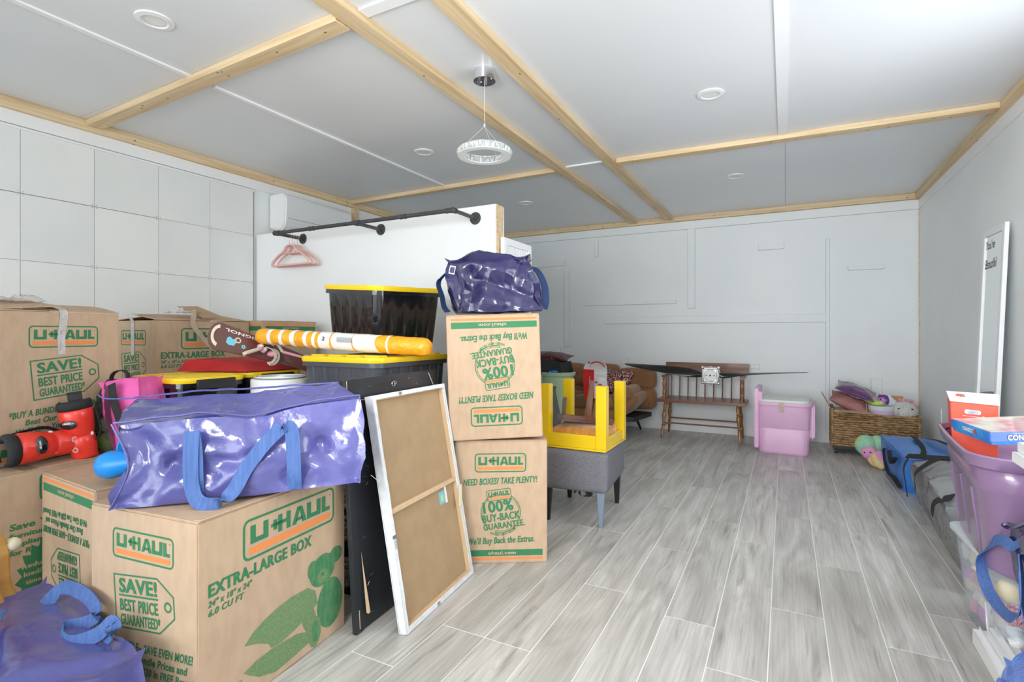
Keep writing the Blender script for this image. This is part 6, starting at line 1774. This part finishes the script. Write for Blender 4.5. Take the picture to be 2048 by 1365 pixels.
MB().mm((-.003, -.0012, 0), (-.0002, .018, .20)).build('spine_edge', 'pinkplush', bkk)
pr = Print(.13, .022, (.030, -.0015, .165), (0, 0, -1), (1, 0, 0), (0, -1, 0))
pr.text('skyblue', 'by Mo Willems', 0, .1, 1, .7, .02); pr.layers['skyblue'].build('cover_lettering', 'skyblue', bkk)

pt = thing('purple_tote', 'glossy purple plastic tote standing on the clear toy tote', 'storage tote', (.840, 2.520, .3605), (R(1.6), 0, R(-4)))
def bow(w, d, r, k):  # rectangle whose long sides bow outwards
    return [(x * (1 + k * (1 - (2 * y / d) ** 2)), y) for x, y in rounded(w, d, r, 8)]
def denser(pts, s=.03):
    out = []
    for i in range(len(pts)):
        a, q = Vector(pts[i]), Vector(pts[(i + 1) % len(pts)])
        m_ = max(1, int((q - a).length / s))
        for j in range(m_): p = a.lerp(q, j / m_); out.append((p.x, p.y))
    return out
base = denser(rounded(.56, .70, .11, 8))
def bring(w, d, k, flute=0.0):
    out = []
    for x, y in base:
        X, Y = x * w / .56, y * d / .70
        X *= 1 + k * max(0, 1 - (2 * Y / d) ** 2)
        if flute and (.10 < abs(Y) < .22): X *= 1 - flute
        out.append((X, Y))
    return out
b = MB()
loft(b, [(bring(.435, .60, .02), 0, 1, 1), (bring(.445, .61, .02), .01, 1, 1), (bring(.50, .645, .03), .27, 1, 1), (bring(.508, .65, .03), .275, 1, 1), (bring(.525, .66, .04), .375, 1, 1)], True, False)
o = b.build('tub', 'purple', pt, smooth=True, angle=35)
md = o.modifiers.new('thick', 'SOLIDIFY'); md.thickness = .004; md.offset = -1
b = MB()
loft(b, [(bring(.535, .67, .04), .352, 1, 1), (bring(.553, .688, .04), .356, 1, 1), (bring(.563, .698, .04), .392, 1, 1), (bring(.55, .685, .04), .396, 1, 1), (bring(.525, .66, .04), .380, 1, 1)], False, False)
b.build('rolled_rim', 'purple', pt, smooth=True, angle=60)
for y in (-.18, .0, .18):
    MB().add([(-.230, y - .009, .03), (-.230, y + .009, .03), (-.2595, y + .009, .262), (-.2595, y - .009, .262), (-.200, y - .009, .03), (-.200, y + .009, .03), (-.240, y + .009, .262), (-.240, y - .009, .262)], [(0, 1, 2, 3), (7, 6, 5, 4), (0, 4, 5, 1), (1, 5, 6, 2), (2, 6, 7, 3), (3, 7, 4, 0)]).build('vertical_rib', 'purple', pt, bevel=.003)

# red game console carton
rc = thing('console_carton', 'red orange games console carton standing in the purple tote', 'box', (0, 0, 0))
v = [Vector(p) for p in ((.603, 2.725, .66), (.735, 2.69, .66), (.775, 2.83, .66), (.625, 2.875, .66), (.598, 2.725, .866), (.735, 2.683, .860), (.775, 2.83, .888), (.622, 2.885, .886))]
MB().hexa(v[:4], v[4:]).build('carton_body', 'nintred', rc, bevel=.002)
upn = Vector((0, 0, .0022))
lidv = [v[4] + Vector((-.003, -.003, 0)) + upn, v[5] + Vector((.003, -.003, 0)) + upn, v[6] + Vector((.003, .003, 0)) + upn, v[7] + Vector((-.003, .003, .004)) + upn]
sheet(MB(), lidv, .003).build('top_flap', 'cardwhite', rc)
eu = (v[5] - v[4]).normalized(); en = eu.cross(Vector((0, 0, 1))).normalized()
p = Print((v[5] - v[4]).length, .20, v[0] + Vector((0, 0, .004)), eu, (v[4] - v[0]).normalized(), en)
def rectp(pr, ly, u0, v0, u1, v1, h): pr.poly(ly, [(u0, v0), (u1, v0), (u1, v1), (u0, v1)], h)
p.poly('white2', p.rrect(.30, .80, .64, .885, .006), .0022); rectp(p, 'screen', .355, .806, .585, .879, .0028)
for u in (.328, .612): rectp(p, 'black', u - .006, .85, u + .006, .86, .003); rectp(p, 'black', u - .006, .82, u + .006, .83, .003)
rectp(p, 'white2', .26, .752, .64, .760, .0022); rectp(p, 'white2', .655, .735, .72, .775, .0022)
p.poly('consoleteal', p.rrect(.30, .60, .58, .672, .005), .0022); rectp(p, 'screendark', .345, .604, .545, .668, .0028); rectp(p, 'nintred', .545, .600, .60, .675, .0024)
p.finish(rc)
p = Print((v[5] - v[4]).length, .15, lidv[0] + Vector((0, 0, .004)), eu, (lidv[3] - lidv[0]).normalized(), (0, 0, 1))
p.poly('consolegrey', [(.28, .50), (.60, .50), (.64, .80), (.36, .84)], .001)
p.poly('nintred', [(.16, .58), (.30, .50), (.36, .84), (.22, .85)], .001)
p.finish(rc)

# connect four game box
gm = thing('board_game', 'blue four in a row board game box lying on the purple tote rim', 'game box', (.622, 2.335, .764), (R(2), R(-5), R(12)))
MB().mm((0, 0, 0), (.30, .24, .018)).build('base_tray', 'gamegrad', gm, bevel=.002)
MB().mm((-.003, -.003, .010), (.303, .243, .044)).build('box_lid', 'gamebox', gm, bevel=.002)
MB().mm((0, 0, .0442), (.30, .24, .0450)).build('cover_picture', 'gametop', gm)
MB().mm((-.0042, .0, .012), (-.0032, .24, .043)).build('end_print', 'gamegrad', gm)
p = Print(.30, .034, (0, -.0032, .010), (1, 0, 0), (0, 0, 1), (0, -1, 0))
p.text('black', 'CONNECT', .145, .16, .475, .60, .07, 0, h=.0004); p.text('white2', 'CONNECT', .15, .18, .47, .54, .03, 0, h=.0009)
p.poly('white2', [(.66, .08), (.84, .08), (.84, .98), (.66, .98)], .0002) if False else None
p.text('letter_red', '4', .48, .10, .58, .85, .06, 0, h=.0009)
p.text('white2', 'THE CLASSIC GAME OF', .20, .78, .42, .10, .0, 0, h=.0009)
for ly, b in p.layers.items(): b.build(ly + '_print' if ly != 'letter_red' else 'numeral_print', ly, gm)
p = Print(.24, .034, (-.0045, .24, .010), (0, -1, 0), (0, 0, 1), (-1, 0, 0))
p.text('white2', 'CONNECT', .33, .30, .60, .42, .04); p.text('letter_red', '4', .62, .2, .70, .7, .05)
for ly, b in p.layers.items(): b.build('end_lettering', ly, gm)

# pink toy edge behind game
pk = thing('pink_fur_ball', 'pink fluffy toy behind the board game box at the right edge', 'plush toy', (.965, 2.78, .81))
MB().ball((0, 0, 0), (.075, .07, .075), 20, 14).build('body', 'pinkplush', pk, smooth=True)
MB().ball((-.04, -.05, .05), .018, 10, 8).build('ear', 'pinkplush', pk, smooth=True)
tsp = thing('cardboard_box', 'plain cardboard box inside the purple tote under the games', 'box', (.74, 2.40, .378), R(2), 'cardboard moving boxes')
MB().mm((0, 0, 0), (.22, .26, .26)).build('body', 'card', tsp, bevel=.003)

# white boards at right edge
for i, (x, y0, z0, z1) in enumerate(((.589, 2.00, .8065, .834), (.577, 2.00, .776, .8055))):
    e_ = thing('white_board', ['upper white board end jutting in at the right edge', 'lower white board end jutting in at the right edge'][i], 'board', (x, y0, z0), R(-3), 'white boards stacked at the right edge')
    MB().mm((0, -.85, 0), (.22, 0, z1 - z0)).build('slab', 'trimw', e_, bevel=.002, seg=1)
    MB().mm((.004, .0002, .003), (.216, .0012, z1 - z0 - .003)).build('edge_strip', 'white', e_)
stx = thing('plain_carton', 'plain brown carton under the white boards outside the right edge', 'box', (.675, 1.12, 0))
MB().mm((0, 0, 0), (.40, .60, .772)).build('body', 'card', stx, bevel=.003)

# navy bag at right edge
nb_ = thing('storage_bag', 'dark navy woven bag with hanging blue handle at the right edge', 'bag', (0, 0, 0), 0, 'woven blue storage bags')
c8 = [Vector(p) for p in ((.615, 1.80, .345), (1.05, 1.80, .345), (1.05, 2.12, .345), (.645, 2.13, .345), (.60, 1.80, .70), (1.04, 1.80, .74), (1.04, 2.10, .70), (.628, 2.155, .545))]
bag_mesh('fabric_body', c8, 'navypoly', nb_, amp=.03, seed=31, puff=.015, freq=8, n=(34, 26, 26))
seam(nb_, [c8[4], c8[7], c8[7] + Vector((-.02, .03, -.005))], 'navypoly', .007)
strap(nb_, [(.612, 2.06, .530), (.602, 2.085, .505), (.598, 2.133, .505), (.595, 2.21, .476), (.590, 2.30, .40), (.592, 2.318, .345), (.596, 2.26, .29), (.600, 2.12, .283), (.603, 2.035, .325), (.604, 2.01, .40), (.606, 2.04, .50)],
      [(.5, .5, 1), (.5, .3, 1), (.3, .3, 1), (.2, .6, 1), (1, .4, .5), (1, .4, .2), (1, .2, .6), (.2, 0, 1), (.6, 1, 0), (.6, 1, 0), (.4, 1, 0)], 'strap', .034)
strap(nb_, [(.608, 2.04, .45), (.606, 2.02, .36), (.615, 1.97, .28), (.63, 1.93, .25)], (.5, 1, 0), 'strap', .034)
sbx = thing('plain_carton', 'plain brown carton under the dark navy bag outside the right edge', 'box', (.675, 1.82, 0))
MB().mm((0, 0, 0), (.40, .28, .343)).build('body', 'card', sbx, bevel=.003)

# vinyl channel pieces
for i, (p0_, rot_, L_, lab) in enumerate((((.612, 2.50, .052), R(-1), .62, 'white vinyl channel nearest the purple tote, lowest of the bundle'), ((.648, 2.47, .080), R(-1.5), .60, 'white vinyl channel lying on top of the bundle by the clear tote'))):
    e_ = thing('vinyl_channel', lab, 'channel', p0_, (R(0), 0, rot_), 'white vinyl channels')
    MB().mm((0, -L_, 0), (.055, 0, .004)).build('web', 'trimw', e_, bevel=.001, seg=1)
    MB().mm((0, -L_, -.05), (.004, 0, -.0005)).build('side_web', 'trimw', e_, bevel=.001, seg=1)
    MB().mm((.018, -L_, .0045), (.022, 0, .016)).build('rib', 'trimw', e_, bevel=.001, seg=1)
vb = thing('vinyl_channel', 'short punched white vinyl bracket standing up behind the bundle', 'bracket', (.676, 2.505, .0), (R(-6), 0, R(20)), 'white vinyl channels')
MB().mm((-.020, 0, 0), (.020, .004, .155)).build('plate', 'trimw', vb, bevel=.001, seg=1)
MB().mm((-.006, -.0012, .115), (.000, -.0002, .128)).mm((.002, -.0012, .085), (.008, -.0002, .098)).build('slot', 'joint', vb)
# fleece
fl_ = thing('fleece_blanket', 'bright blue fleece blanket bundle at the bottom right corner', 'blanket', (0, 0, 0))
bag_mesh('fold', [(.46, 1.50, .0), (.66, 1.50, .0), (.665, 2.12, .0), (.60, 2.12, .0), (.46, 1.52, .15), (.655, 1.52, .20), (.660, 2.09, .19), (.595, 2.070, .158)], 'fleece', fl_, amp=.012, seed=2, puff=.022, freq=4, n=(24, 24, 14))
MB().tube(smooth_path([(.575, 2.07, .10), (.51, 1.90, .12), (.46, 1.72, .11), (.44, 1.55, .10)], 6), .012, 8).build('hem', 'fleece', fl_, smooth=True)
